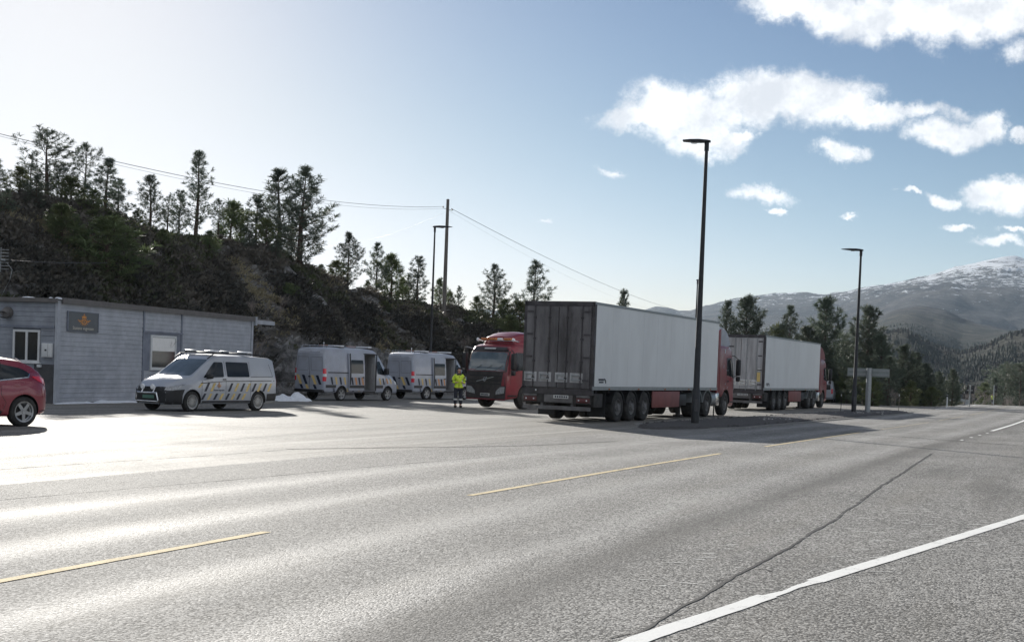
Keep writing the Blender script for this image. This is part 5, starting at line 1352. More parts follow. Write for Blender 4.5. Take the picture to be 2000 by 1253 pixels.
def lorry(x, y, th, label, dirty, lite):
    (cx, cy, cz), rz = place_right(x, y, th, 1.275)
    root = empty('articulated_lorry', (cx, cy, cz), rz, label, 'lorry', 'parked lorries with white trailers')
    B0, B1, W2, L = 1.12, 3.98, 1.275, 13.6
    # box body: panels, corner posts, rails
    m = MB(); m.box(.10, L, -W2 + .01, W2 - .01, B0, B1 - .01); m.build('box_body', M['box_side'], root, bevel=.02)
    n_p = 9
    for sg in (-1, 1):
        for i in range(n_p):
            a, b_ = .16 + (L - .26) * i / n_p, .16 + (L - .26) * (i + 1) / n_p
            m = MB(); y0 = sg * (W2 - .008); m.box(a + .004, b_ - .004, min(y0, sg * W2), max(y0, sg * W2), B0 + .14, B1 - .10); m.build('side_panel', M['box_side'], root)
        m = MB(); m.box(.0, L + .02, sg * W2 - .012, sg * W2 + .012, B0 - .02, B0 + .10); m.box(.0, L + .02, sg * W2 - .012, sg * W2 + .012, B1 - .07, B1 + .01); m.build('side_rail', M['galv'], root)
    for sg in (-1, 1):
        for xm in (1.4, 4.2, 7.0, 9.8, 12.6):
            m = MB(); m.rbox(xm, xm + .12, *sorted((sg * (W2 + .012), sg * (W2 + .03))), B0 - .01, B0 + .04, .005, 1); m.build('side_marker', M['amber'], root)
    m = MB()
    for sg in (-1, 1): m.box(.0, .14, sg * W2 - .10 if sg > 0 else -W2 - .01, W2 + .01 if sg > 0 else -W2 + .10, B0 - .05, B1)
    m.box(.0, .14, -W2, W2, B1 - .14, B1 + .02); m.box(.0, .14, -W2, W2, B0 - .20, B0 + .02); m.build('rear_frame', M['corner_steel'], root, bevel=.008)
    for sg in (-1, 1):
        m = MB(); y0, y1 = (.012, W2 - .11) if sg > 0 else (-W2 + .11, -.012)
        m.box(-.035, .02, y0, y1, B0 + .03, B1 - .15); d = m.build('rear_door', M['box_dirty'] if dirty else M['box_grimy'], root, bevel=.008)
        for yy_ in (.32, .86):
            r = MB(); y = sg * yy_; r.tube([(-.065, y, B0 - .05), (-.065, y, B1 - .12)], .019, 8)
            for z in (B0 + .3, B0 + .85, B0 + 1.6, B0 + 2.3): r.box(-.075, -.03, y - .045, y + .045, z, z + .06)
            r.build('lock_bar', M['galv'] if not dirty else M['corner_steel'], d, 40)
            h = MB(); y = sg * (yy_ - .02); h.rbox(-.085, -.045, y - .03, y + .30 * (1 if sg > 0 else 1), B0 + .27, B0 + .31, .01); h.rbox(-.085, -.045, y - .03, y + .30, B0 + .42, B0 + .46, .01); h.box(-.085, -.045, y + .27, y + .30, B0 + .27, B0 + .46)
            h.build('lock_handle', M['chrome'] if not dirty else M['galv'], d, 40)
            c = MB(); c.rbox(-.05, -.036, y - .10, y + .36, B0 + .2, B0 + .52, .004, 1); c.build('handle_plate', M['plate'] if not dirty else M['box_grimy'], d)
        for z in (B0 + .25, B0 + 1.0, B0 + 1.75, B0 + 2.5):
            h = MB(); ya = sg * (W2 - .13); h.box(-.06, .0, min(ya, ya - sg * .22), max(ya, ya - sg * .22), z, z + .06); h.build('hinge', M['corner_steel'], d)
    if not dirty:
        m = MB(); m.rbox(-.05, -.036, -1.08, -.90, B0 + .42, B0 + .92, .004, 1); m.build('yellow_placard', M['yellow'], root)
        m = MB(); m.rbox(-.05, -.036, -1.08, -.93, B0 + .96, B0 + 1.12, .004, 1); m.build('notice_plate', M['plate'], root)
    # maker's mark on the lower rear corner of the flank: a dark bar with a hooked arc
    m = MB(); y = -W2 - .016
    m.box(.50, .95, y, y + .006, B0 + .30, B0 + .36); m.box(.55, .92, y, y + .006, B0 + .22, B0 + .27)
    a0 = [(1.0 + .16 * math.cos(t), B0 + .22 + .15 * math.sin(t)) for t in np.linspace(1.7, -.1, 8)]; a1 = [(1.0 + .10 * math.cos(t), B0 + .22 + .10 * math.sin(t)) for t in np.linspace(-.1, 1.7, 8)]
    m.prism(a0 + a1, y, y + .006, 'y'); m.build('flank_mark', M['navy'], root)
    # under the box
    m = MB(); 
    for sg in (-1, 1): m.box(.2, L - .3, sg * .48 - .05, sg * .48 + .05, .82, 1.10)
    for x_ in np.arange(.6, L - 1, 1.1): m.box(x_, x_ + .08, -W2 + .12, W2 - .12, 1.0, 1.10)
    m.build('chassis_beams', M['chassis'], root)
    m = MB(); m.box(-.02, .06, -1.22, 1.22, .40, .53); m.box(.06, .30, -.6, -.5, .45, .9); m.box(.06, .30, .5, .6, .45, .9); m.build('underrun_bar', M['grimy_bar'], root, bevel=.01)
    m = MB(); m.box(.02, .10, -1.22, 1.22, .62, .92); m.build('lamp_panel', M['chassis'], root)
    for sg in (-1, 1):
        m = MB(); ya, yb = sorted((sg * .72, sg * 1.20)); m.rbox(-.02, .05, ya, yb, .66, .82, .02); l_ = m.build('tail_light', M['red_dusty'], root, 40)
        m = MB(); ya, yb = sorted((sg * .72, sg * 1.20)); m.rbox(-.015, .04, ya, yb, .83, .90, .01); m.build('reflective_strip', M['grimy_bar'], root, 40)
        for yy_ in (.82, 1.1):
            m = MB(); m.ball((-.03, sg * yy_, .74), .028, 8, 5); m.build('lamp_bulb', M['white_lens'], root, 60)
    m = MB(); m.rbox(-.02, .03, -.60, .44, .64, .90, .01, 1); m.build('plate_holder', M['grimy_bar'], root)
    m = MB(); m.rbox(-.035, -.021, -.45, .10, .78, .89, .008, 1); m.build('number_plate', M['plate'], root)
    m = MB()
    for k in range(6): m.box(-.04, -.0352, -.41 + k * .08, -.36 + k * .08, .805, .868)
    m.build('plate_characters', M['navy'], root)
    m = MB(); m.ball((-.03, .75, 1.03), .03, 8, 5); m.build('marker_lamp', M['white_lens'], root, 60)
    for sg in (-1, 1):
        m = MB(); ya, yb = sorted((sg * .62, sg * 1.24)); m.box(1.25, 1.27, ya, yb, .18, 1.0); m.build('mudflap', M['black'], root)
        m = MB(); ya, yb = sorted((sg * 1.02, sg * 1.26)); m.rbox(.25, 1.0, ya, yb, .52, .98, .03); m.build('stowage_box', M['chassis'], root, 40)
        for i in range(3): wheel(root, 2.42 + 1.31 * i, sg * 1.255, .52, .52, .36, sg, 'truck')
        m = MB()
        for i in range(3):
            xc = 2.42 + 1.31 * i; arc = [(xc + .60 * math.cos(t), .52 + .60 * math.sin(t)) for t in np.linspace(.25, math.pi - .25, 9)]; arc2 = [(xc + .57 * math.cos(t), .52 + .57 * math.sin(t)) for t in np.linspace(math.pi - .25, .25, 9)]
            m.prism(arc + arc2, *sorted((sg * .88, sg * 1.26)), 'y')
        m.build('wheel_guards', M['black'], root, 40)
        ya, yb = sorted((sg * 1.20, sg * 1.25)); m = MB(); m.rbox(5.85, 8.9, ya, yb, .45, 1.06, .02); m.build('side_skirt', M['skirt'], root, 30)
        m = MB(); m.box(9.35, 9.5, *sorted((sg * .95, sg * 1.10)), .12, .95); m.box(9.25, 9.6, *sorted((sg * .88, sg * 1.18)), .06, .12); m.build('landing_leg', M['chassis'], root)
        m = MB(); m.rbox(9.0, 9.9, *sorted((sg * 1.0, sg * 1.2)), .50, .95, .02); m.build('pallet_box', M['black'], root, 30)
    m = MB(); 
    for i in range(3): m.tube([(2.42 + 1.31 * i, -1.0, .52), (2.42 + 1.31 * i, 1.0, .52)], .08, 8)
    m.build('axles', M['chassis'], root)
    # cooling unit on the headboard
    m = MB(); m.rbox(L, L + .42, -1.0, 1.0, 1.9, 3.75, .08, 2); m.build('cooling_unit', M['box_side'], root, 40)
    # tractor
    x0 = L + .62 - .02; 
    sk = cab(root, x0 - .12, 1.25, M['truckred'])
    m = MB(); p = [(x0 - .05, 3.0), (x0 + 1.45, 3.0), (x0 + 1.62, 3.08), (x0 + 1.35, 3.40), (x0 + .9, 3.66), (x0 + .3, 3.80), (x0 - .05, 3.80)]
    m.prism([(a, b) for a, b in p], -1.12, 1.12, 'y'); m.build('roof_deflector', M['vanwhite'] if not lite else M['truckred'], root, 30, bevel=.05)
    for sg in (-1, 1):
        m = MB(); m.prism([(x0 - .42, .95), (x0 - .12, .95), (x0 - .10, 3.7), (x0 - .36, 3.6)], *sorted((sg * 1.16, sg * 1.22)), 'y'); m.build('air_fairing', M['truckred'], root)
        # pale swoosh and lettering-like flecks on the cab flank
        for (a, z, w_, h_) in ((.55, 2.7, .10, .16), (.35, 2.05, .05, .14), (.75, 1.95, .30, .03), (.62, 1.35, .05, .05), (.95, 1.2, .04, .05), (.45, 1.15, .05, .04)):
            sd_ = 'L' if sg > 0 else 'R'
            sk.patch(sd_, [[(x0 + a, z), (x0 + a + w_, z - .02), (x0 + a + w_ + .05, z + h_), (x0 + a + .03, z + h_)]], .006, 'paint_mark', M['vanwhite'], root)
        for xw in (L - 2.45, L - 1.13):
            wheel(root, xw, sg * 1.24, .51, .51, .55, sg, 'truck')
            m = MB(); arc = [(xw + .64 * math.cos(t), .51 + .62 * math.sin(t)) for t in np.linspace(.15, math.pi - .15, 11)]; arc2 = [(xw + .60 * math.cos(t), .51 + .58 * math.sin(t)) for t in np.linspace(math.pi - .15, .15, 11)]
            m.prism(arc + arc2, *sorted((sg * .66, sg * 1.25)), 'y'); m.build('mudguard', M['galv'], root, 40)
        wheel(root, x0 + .83, sg * 1.22, .51, .51, .32, sg, 'truck')
        m = MB(); m.tube([(L - .42, sg * .92, .72), (L + .12, sg * .92, .72)], .31, 20); m.build('air_tank', M['galv'], root, 50)
        m = MB(); m.rbox(L + .14, L + .62, *sorted((sg * .62, sg * 1.23)), .42, 1.02, .07, 2); m.build('fuel_tank', M['chrome'] if sg < 0 else M['galv'], root, 40)
    m = MB(); m.box(L - 3.4, x0 + 1.9, -.42, -.32, .72, .98); m.box(L - 3.4, x0 + 1.9, .32, .42, .72, .98)
    for xw in (L - 2.45, L - 1.13, x0 + .83): m.tube([(xw, -.95, .51), (xw, .95, .51)], .08, 8)
    m.box(L - 2.5, L - 1.0, -.5, .5, .98, 1.12); m.build('tractor_frame', M['chassis'], root)
    m = MB(); m.tube([(x0 + 1.5, -1.32, 3.02), (x0 + 1.5, 1.32, 3.02)], .03, 6); m.build('lamp_rail', M['trim'], root)
    return root
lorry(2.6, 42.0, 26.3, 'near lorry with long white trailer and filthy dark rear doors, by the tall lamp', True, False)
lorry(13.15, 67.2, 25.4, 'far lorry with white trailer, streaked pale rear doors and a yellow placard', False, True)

# ------------------------------------------------------------------ red lorry facing the lot
def red_truck():
    th = R(219); f = Vector((math.sin(th), math.cos(th))); n = Vector((-f.y, f.x))
    # front left (driver side) corner on the ground
    fc = G(990, 799); L = 8.2
    c = Vector((fc.x, fc.y)) - f * L - n * 1.25
    root = empty('red_lorry', (c.x, c.y, GZ(c.x, c.y) + .006), math.atan2(f.y, f.x), 'red lorry facing the camera with dark dusty front, orange roof beacons and rounded wind deflector', 'lorry')
    x0 = L - 2.27
    sk = cab(root, x0, 1.25, M['truckred'], low=True)
    sk.patch('F', [rpoly([(-1.12, .44), (1.12, .44), (1.16, 1.0), (1.12, 1.64), (-1.12, 1.64), (-1.16, 1.0)], .05)], .010, 'front_grille', M['truckdark'], root, .09)
    for q in ([(-1.15, 1.64), (-1.07, 1.64), (-1.04, 2.56), (-1.12, 2.56)], [(1.07, 1.64), (1.15, 1.64), (1.12, 2.56), (1.04, 2.56)], [(-1.04, 2.51), (1.04, 2.51), (1.0, 2.62), (-1.0, 2.62)]): sk.patch('F', [q], .005, 'windscreen_surround', M['truckdark'], root, .07)
    sk.patch('R', [[(x0 + 1.9, .5), (x0 + 2.24, .5), (x0 + 2.2, 1.7), (x0 + 1.95, 1.7)]], .006, 'corner_panel', M['truckdark'], root, .1)
    for z in (1.42, 1.22, 1.06): sk.patch('F', [[(-.92, z), (.92, z), (.92, z + .05), (-.92, z + .05)]], .022, 'grille_slat', M['black'], root, .2)
    sk.line('F', [(-.52, 1.18), (.46, 1.40)], .035, .03, 'grille_bar', M['galv'], root)
    c0 = sk.hit('F', -.03, 1.29, .03); m = MB(); rr_ = [(math.cos(t), math.sin(t)) for t in np.linspace(0, 2 * math.pi, 17)[:-1]]
    for k in range(16): j = (k + 1) % 16; m.prism([(rr_[k][0] * .09 - .03, rr_[k][1] * .09 + 1.29), (rr_[j][0] * .09 - .03, rr_[j][1] * .09 + 1.29), (rr_[j][0] * .06 - .03, rr_[j][1] * .06 + 1.29), (rr_[k][0] * .06 - .03, rr_[k][1] * .06 + 1.29)], c0.x - .01, c0.x + .02, 'x')
    m.prism([(.03, 1.35), (.10, 1.35), (.10, 1.42)], c0.x - .01, c0.x + .02, 'x'); m.build('badge', M['chrome'], root)
    sk.patch('F', [[(-.27, .55), (.27, .55), (.27, .67), (-.27, .67)]], .03, 'number_plate', M['plate'], root)
    m = MB(); xx = sk.hit('F', 0, .6, .034).x
    for k in range(6): m.box(xx - .002, xx + .004, -.22 + k * .075, -.17 + k * .075, .575, .645)
    m.build('plate_characters', M['navy'], root)
    sk.patch('F', [[(-.95, 2.56), (.95, 2.56), (.90, 2.70), (-.90, 2.70)]], .05, 'sun_visor', M['truckdark'], root, .1)
    sk.patch('F', [[(-.35, 2.60), (.30, 2.60), (.30, 2.655), (-.35, 2.655)]], .058, 'visor_lettering_strip', M['plate'], root, .1)
    m = MB()
    m.tube([(L - .75, -1.18, 2.98), (L - .62, -1.0, 3.02), (L - .60, 1.0, 3.02), (L - .75, 1.18, 2.98)], .025, 8); m.build('light_rail', M['chrome'], root, 50)
    for a, b_ in ((-.86, -.50), (-.42, .0), (.10, .34), (.46, .86)):
        m = MB(); m.rbox(L - .68, L - .54, a, b_, 3.04, 3.14, .02); m.build('beacon', M['amber'] if (a < -.4 or a > .4) else M['white_lens'], root, 40)
    for y in (-1.05, 1.02):
        m = MB(); m.lathe([(0, .07), (.05, .08), (.07, .06)], 12, 'x', (L - .60, y, 3.06)); m.build('spot_lamp', M['white_lens'], root, 50)
    # rounded wind deflector
    st = [(x0 - .02, 2.7, 3.30, 1.12, .98, 2.9, .20, .05), (x0 + .5, 2.7, 3.40, 1.12, .96, 2.9, .24, .06), (x0 + .95, 2.7, 3.36, 1.10, .92, 2.9, .26, .07), (x0 + 1.25, 2.7, 3.26, 1.04, .86, 2.9, .24, .06), (x0 + 1.42, 2.7, 3.20, .96, .80, 2.85, .16, .04)]
    bm = loft(st, .04); mb = MB(); mb.bm.free(); mb.bm = bm; mb.build('wind_deflector', M['truckred'], root, 60, fixn=False)
    for sg in (-1, 1):
        wheel(root, x0 + .95, sg * 1.22, .51, .51, .32, sg, 'truck'); wheel(root, 1.6, sg * 1.24, .51, .51, .55, sg, 'truck')
        m = MB(); m.rbox(x0 - 1.3, x0 - .2, *sorted((sg * .6, sg * 1.2)), .45, 1.0, .05); m.build('fuel_tank', M['galv'], root, 40)
        sk.patch('F', [[(sg * .90, 1.02), (sg * 1.14, 1.02), (sg * 1.16, 1.60), (sg * 1.0, 1.60)] if sg > 0 else [(sg * .90, 1.02), (sg * 1.0, 1.60), (sg * 1.16, 1.60), (sg * 1.14, 1.02)]], .014, 'corner_deflector', M['truckred'] if sg > 0 else M['truckdark'], root, .08)
    m = MB(); m.tube([(x0 + 1.75, -1.25, 2.62), (x0 + 2.0, -1.50, 2.72), (x0 + 2.0, -1.62, 2.5), (x0 + 2.0, -1.62, 1.6)], .02, 6); m.build('mirror_arm', M['chrome'], root, 50)
    m = MB(); m.box(.3, L - 1, -.42, -.32, .72, .98); m.box(.3, L - 1, .32, .42, .72, .98)
    for xw in (1.6, x0 + .95): m.tube([(xw, -1, .51), (xw, 1, .51)], .08, 8)
    m.build('truck_frame', M['chassis'], root)
    m = MB(); m.rbox(.4, 3.2, -.9, .9, 1.0, 1.15, .02); m.box(.4, 3.0, -.9, -.8, 1.15, 1.3); m.build('coupling_deck', M['chassis'], root)
    return root
red_truck()

# small white van showing past the far lorry
def little_van():
    p = Vector((26.15, 108.0, GZ(26.15, 108.0))); th = R(17); f = Vector((math.sin(th), math.cos(th))); n = Vector((-f.y, f.x))
    root = empty('small_white_van', (p.x, p.y, GZ(p.x, p.y) + .006), math.atan2(f.y, f.x), 'small white van half hidden behind the cab of the far lorry', 'van')
    X = lambda s: 4.4 - s
    st = [(X(4.36), .45, 1.60, .84, .70, 1.05, .1, 0), (X(4.25), .32, 1.80, .87, .72, 1.0, .1, .02), (X(3.0), .28, 1.86, .88, .72, 1.0, .1, .03), (X(1.8), .28, 1.82, .88, .71, 1.0, .1, .03), (X(1.45), .28, 1.62, .88, .71, 1.0, .1, .03),
          (X(.95), .28, 1.16, .87, .76, .9, .08, .04), (X(.5), .27, 1.02, .85, .74, .8, .1, .04), (X(.1), .27, .80, .76, .64, .62, .1, .03)]
    bm = loft(st, .04); sk = Skin(bm)
    bm2 = boolean(bm, [(cyl_bm(x, .31, .37, a, b), 1) for x in (X(.8), X(3.6)) for a, b in ((-1.2, -.56), (.56, 1.2))], [M['vanwhite'], M['black']])
    mb = MB(); mb.bm.free(); mb.bm = bm2; mb.build('body', [M['vanwhite'], M['black']], root, 30, fixn=False)
    for side in ('L', 'R'):
        sk.patch(side, [rpoly([(X(1.25), 1.12), (X(2.1), 1.12), (X(2.1), 1.60), (X(1.7), 1.60)], .05)], .005, 'side_window', M['glass'], root)
        sk.line(side, [(X(.9), .98), (X(4.3), 1.02)], .05, .005, 'side_moulding', M['trim'], root)
    sk.patch('B', [rpoly([(-.62, 1.12), (.62, 1.12), (.58, 1.60), (-.58, 1.60)], .05)], .005, 'rear_window', M['glass'], root)
    sk.patch('F', [rpoly([(-.62, 1.2), (.62, 1.2), (.58, 1.66), (-.58, 1.66)], .05)], .005, 'windscreen', M['glass'], root, .08)
    for sg in (-1, 1): sk.patch('B', [[(sg * .68, .8), (sg * .82, .8), (sg * .80, 1.2), (sg * .68, 1.2)]], .01, 'tail_light', M['red_lens'], root)
    for x in (X(.8), X(3.6)):
        for sg in (-1, 1): wheel(root, x, sg * .87, .31, .315, .2, sg, 'five')
little_van()
# ------------------------------------------------------------------ grey service building
M['board'] = mat('grey_painted_board', (.43, .45, .49), .6, 0, .12, 2.0, dirt=.35, dirtcol=(.25, .27, .31), bump=.003, stretch=(1, 1, 1))
M['board_dark'] = mat('dark_painted_board', (.22, .24, .29), .65, 0, .15, 2.0, dirt=.3, dirtcol=(.07, .07, .08))
M['board_end'] = mat('darker_grey_board', (.29, .31, .35), .65, 0, .15, 2.0, dirt=.4, dirtcol=(.16, .17, .19))  # darker tone of the grey board, used on the end wall
M['fascia'] = mat('brown_grey_fascia', (.15, .14, .135), .7, 0, .15, 3)
M['frame_white'] = mat('white_window_frame', (.66, .67, .67), .5, 0, .05, 5)
M['blind'] = mat('white_roller_blind', (.90, .89, .86), .7, 0, .03, 5)
M['felt'] = mat('roof_felt', (.08, .08, .085), .9, 0, .2, 3, dirt=.3)
M['signplate'] = mat('brushed_dark_sign_plate', (.13, .14, .15), .4, .4, .08, 3)
M['cream'] = mat('cream_letters', (.60, .58, .50), .5, 0, .05, 5)
BC = Vector((-16.39, 45.84)); dF = Vector((.2857, .9583)); dE = Vector((-.9583, .2857))
bz = GZ(BC.x, BC.y) - .02
bld = empty('service_building', (BC.x, BC.y, 0), math.atan2(dF.y, dF.x), 'single storey grey boarded building with flat roof, white windows and dark square sign', 'building')
# local frame: +x along the long front wall, +y is into the building (left of dF), -y faces the lot
FL, FW = 14.5, 5.8
Z0, Z1 = bz - .12, 3.30
m = MB(); m.box(.05, FL - .05, .05, FW, Z0, Z1 - .02); m.build('wall_core', M['board_dark'], bld)
m = MB(); m.box(0, FL, .03, .05, Z0, Z0 + .18); m.build('plinth', M['fascia'], bld)
rnd = random.Random(3)
ph = (Z1 - .10 - (Z0 + .18)) / 21
for i in range(21):
    z0 = Z0 + .18 + ph * i; z1 = z0 + ph - .008
    segs = [(.16, 5.44), (5.56, 8.27), (8.39, FL - .14)]
    for a, b in segs:
        cuts = [(a, b)]
        if a == 5.56 and z1 > .82 and z0 < 2.34: cuts = [(5.56, 5.86), (8.04, 8.27)] if False else []
        if a == 5.56 and z0 < .82: cuts = [(a, b)]
        for c0, c1 in cuts:
            m = MB(); o = rnd.uniform(-.004, .004); m.prism([(-.022 + o, z0), (.0, z0 - .0), (.03, z0), (.03, z1), (-.012 + o, z1)], c0 + .003, c1 - .003, 'x')
            m.build('board', M['board'], bld)
for x in (5.50, 8.33): m = MB(); m.box(x - .055, x + .055, -.05, .03, Z0 + .18, Z1 - .1); m.build('trim_strip', M['board_dark'], bld)
for x0, x1 in ((-.03, .15), (FL - .13, FL + .03)): m = MB(); m.box(x0, x1, -.06, .05, Z0, Z1 + .02); m.build('corner_board', M['frame_white'] if False else M['board'], bld)
# window bay
m = MB(); m.box(5.56, 8.27, -.02, .03, .82, 2.34); m.build('window_surround', M['board_dark'], bld)
m = MB(); m.box(5.44, 8.40, -.07, -.02, 2.34, 2.41); m.build('lintel', M['board_dark'], bld)
w = MB()
for a, b, c, d in ((6.0, 7.9, .88, .96), (6.0, 7.9, 2.17, 2.26), (6.0, 6.09, .96, 2.17), (7.81, 7.9, .96, 2.17)): w.box(a, b, -.065, -.0201, c, d)
wf = w.build('window', M['frame_white'], bld)
m = MB(); m.box(6.09, 7.81, -.045, -.025, .96, 2.17); m.build('pane', M['glass'], wf)
m = MB(); m.box(6.11, 7.79, -.052, -.046, 1.62, 2.16); m.build('roller_blind', M['blind'], wf)
m = MB(); m.box(5.95, 7.95, -.10, -.02, .84, .88); m.build('sill', M['frame_white'], wf)
# roof
m = MB(); m.box(-.10, FL + .06, -.10, FW + .1, Z1 - .02, Z1 + .02); m.build('roof', M['felt'], bld)
m = MB(); m.box(.16, FL + .08, -.14, -.09, Z1 - .12, Z1 + .09); m.build('fascia', M['fascia'], bld)
m = MB(); m.box(-.14, -.09, -.10, FW + .1, Z1 - .10, Z1 + .05); m.build('fascia', M['fascia'], bld)
m = MB(); m.box(FL + .08, FL + 2.3, .02, .10, Z1 - .22, Z1 - .04); m.box(FL + .04, FL + .2, -.16, .0, Z1 - .3, Z1 + .1); m.build('canopy_beam', M['board'], bld)
m = MB(); m.box(FL + .08, FL + 2.2, .10, 3.0, Z1 - .04, Z1 + .03); m.build('canopy_roof', M['fascia'], bld)
# end wall towards the camera
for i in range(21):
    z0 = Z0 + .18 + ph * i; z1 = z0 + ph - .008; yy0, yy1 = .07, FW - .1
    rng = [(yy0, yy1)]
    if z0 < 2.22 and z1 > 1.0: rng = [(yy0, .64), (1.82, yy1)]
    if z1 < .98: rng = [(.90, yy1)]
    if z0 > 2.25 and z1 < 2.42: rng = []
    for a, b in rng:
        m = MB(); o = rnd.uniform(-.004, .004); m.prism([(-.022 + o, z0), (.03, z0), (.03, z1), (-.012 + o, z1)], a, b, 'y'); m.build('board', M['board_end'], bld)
m = MB(); m.box(-.05, .04, .07, FW - .1, 2.27, 2.36); m.build('lintel', M['board_dark'], bld)
w = MB()
for a, b, c, d in ((.66, 1.80, 1.03, 1.11), (.66, 1.80, 2.12, 2.20), (.66, .74, 1.11, 2.12), (1.72, 1.80, 1.11, 2.12), (1.17, 1.26, 1.11, 2.12)): w.box(-.055, .0, a, b, c, d)
wf = w.build('window', M['frame_white'], bld)
for a, b in ((.74, 1.17), (1.26, 1.72)): m = MB(); m.box(-.025, -.01, a, b, 1.11, 2.12); m.build('pane', M['glass'], wf)
m = MB(); m.box(-.10, -.02, .60, 1.86, .99, 1.03); m.build('sill', M['frame_white'], wf)
m = MB(); m.box(-.04, .03, .07, .88, Z0, .98); m.build('dark_wall_panel', M['felt'], bld)  # flat dark panel low on the end wall
m = MB(); m.rbox(-.16, -.03, .10, .50, 1.24, 1.74, .015); eb = m.build('meter_box', M['frame_white'], bld, 30)
m = MB(); m.box(-.166, -.16, .28, .36, 1.46, 1.52); m.build('meter_window', M['black'], eb)
m = MB(); m.box(-.164, -.16, .225, .23, 1.26, 1.72); m.build('meter_door_gap', M['trim'], eb)
m = MB(); m.tube([(-.02, 2.02, 2.80), (-.14, 2.02, 2.80)], .20, 18); m.tube([(-.14, 2.02, 2.80), (-.26, 2.02, 2.74), (-.28, 2.02, 2.60)], .17, 16); m.build('exhaust_hood', M['fascia'], bld, 50)
m = MB(); m.rbox(-.12, -.03, .55, .72, .86, .96, .02); m.build('wall_lamp', M['frame_white'], bld, 40)
m = MB()
for (x, y, rx, ry, h) in ((.05, -.02, .20, .08, .06), (-.02, 2.9, .10, .22, .11), (-.03, 1.2, .06, .3, .05), (3.3, -.06, .16, .06, .04), (8.9, -.06, .2, .05, .04), (-.03, .25, .06, .09, .05)):
    m.ball((x, y, Z1 + .04), (rx, ry, h), 12, 6)
setp(m.build('roof_snow', M['snow'], bld, 180), kind='stuff')
# sign on the front wall
sg_ = empty('wall_sign', (0, 0, 0), 0, 'dark square sign with orange crown emblem and cream lettering on the grey building wall', 'sign')
sg_.location = (BC.x, BC.y, 0); sg_.rotation_euler = (0, 0, math.atan2(dF.y, dF.x))
m = MB(); m.rbox(.55, 2.38, -.075, -.035, 2.22, 2.92, .01, 1); m.build('sign_plate', M['signplate'], sg_)
m = MB(); m.box(.535, .56, -.09, -.033, 2.2, 2.94); m.box(2.37, 2.395, -.09, -.033, 2.2, 2.94); m.box(.56, 2.37, -.09, -.033, 2.2, 2.222); m.box(.56, 2.37, -.09, -.033, 2.918, 2.94); m.build('sign_frame', M['board_dark'], sg_)
M['emblem'] = mat('emblem_orange', (.70, .30, .07), .5, 0, .1, 6)
crest((1.50, -.077, 2.62), (1.65, 0, 0), (0, 0, 1), (0, -1, 0), .52, 'emblem', M['emblem'], sg_)
text_mesh('Statens vegvesen', .17, .003, 'sign_lettering', M['cream'], sg_, Matrix.Translation((1.47, -.08, 2.285)) @ Matrix(((1, 0, 0, 0), (0, 0, -1, 0), (0, 1, 0, 0), (0, 0, 0, 1))), squash=1.12)
# snow left along the wall foot and a ploughed heap
def snow_heap(name, pts, h, w, seed, label, cat='snow'):
    rnd = random.Random(seed); vs, fs = [], []; nu, nv = 44, 14; cum = [0]
    for a, b in zip(pts[:-1], pts[1:]): cum.append(cum[-1] + math.dist(a, b))
    for i in range(nu + 1):
        t = cum[-1] * i / nu; x = np.interp(t, cum, [p[0] for p in pts]); y = np.interp(t, cum, [p[1] for p in pts])
        t2 = min(cum[-1], t + .1); x2 = np.interp(t2, cum, [p[0] for p in pts]); y2 = np.interp(t2, cum, [p[1] for p in pts]); 
        if t2 == t: x2, y2 = x + (x - px_) , y + (y - py_)
        dx, dy = x2 - x, y2 - y; L = math.hypot(dx, dy) or 1; nx, ny = -dy / L, dx / L; px_, py_ = x, y
        e = math.sin(math.pi * i / nu) ** .5; ww = w * (.6 + .55 * mn.noise(Vector((t * 1.3, seed, 0)))) * (.25 + .75 * e); hh = h * e * (.75 + .9 * mn.noise(Vector((t * 1.9, seed + 4, 0))))
        for j in range(nv + 1):
            q = -1 + 2 * j / nv; X, Y = x + nx * q * ww, y + ny * q * ww
            zz = max(0, hh) * max(0, 1 - q * q) ** .8 * (1 + .5 * mn.noise(Vector((X * 3, Y * 3, seed))))
            vs.append((X, Y, GZ(X, Y) - .012 + zz + (.03 if abs(q) < .9 else 0)))
    for i in range(nu):
        for j in range(nv): a = i * (nv + 1) + j; fs.append((a, a + nv + 1, a + nv + 2, a + 1))
    o = mesh_obj(name, vs, fs, M['snow'], smooth=180); return setp(o, label, cat)
pA = BC + dF * -.5 + Vector((.30, -.1)); pB = BC + dF * 9.2 + Vector((.33, -.1))
snow_heap('snow_strip', [tuple(pA), tuple(pB)], .10, .30, 2, 'thin line of old snow along the foot of the building wall')
a, b, c, d = G(538, 783), G(556, 782.5), G(575, 782.5), G(606, 784)
snow_heap('snow_heap', [tuple(a[:2]), tuple(b[:2]), tuple(c[:2]), tuple(d[:2])], .36, .8, 7, 'small bluish heap of ploughed snow between the striped vans')

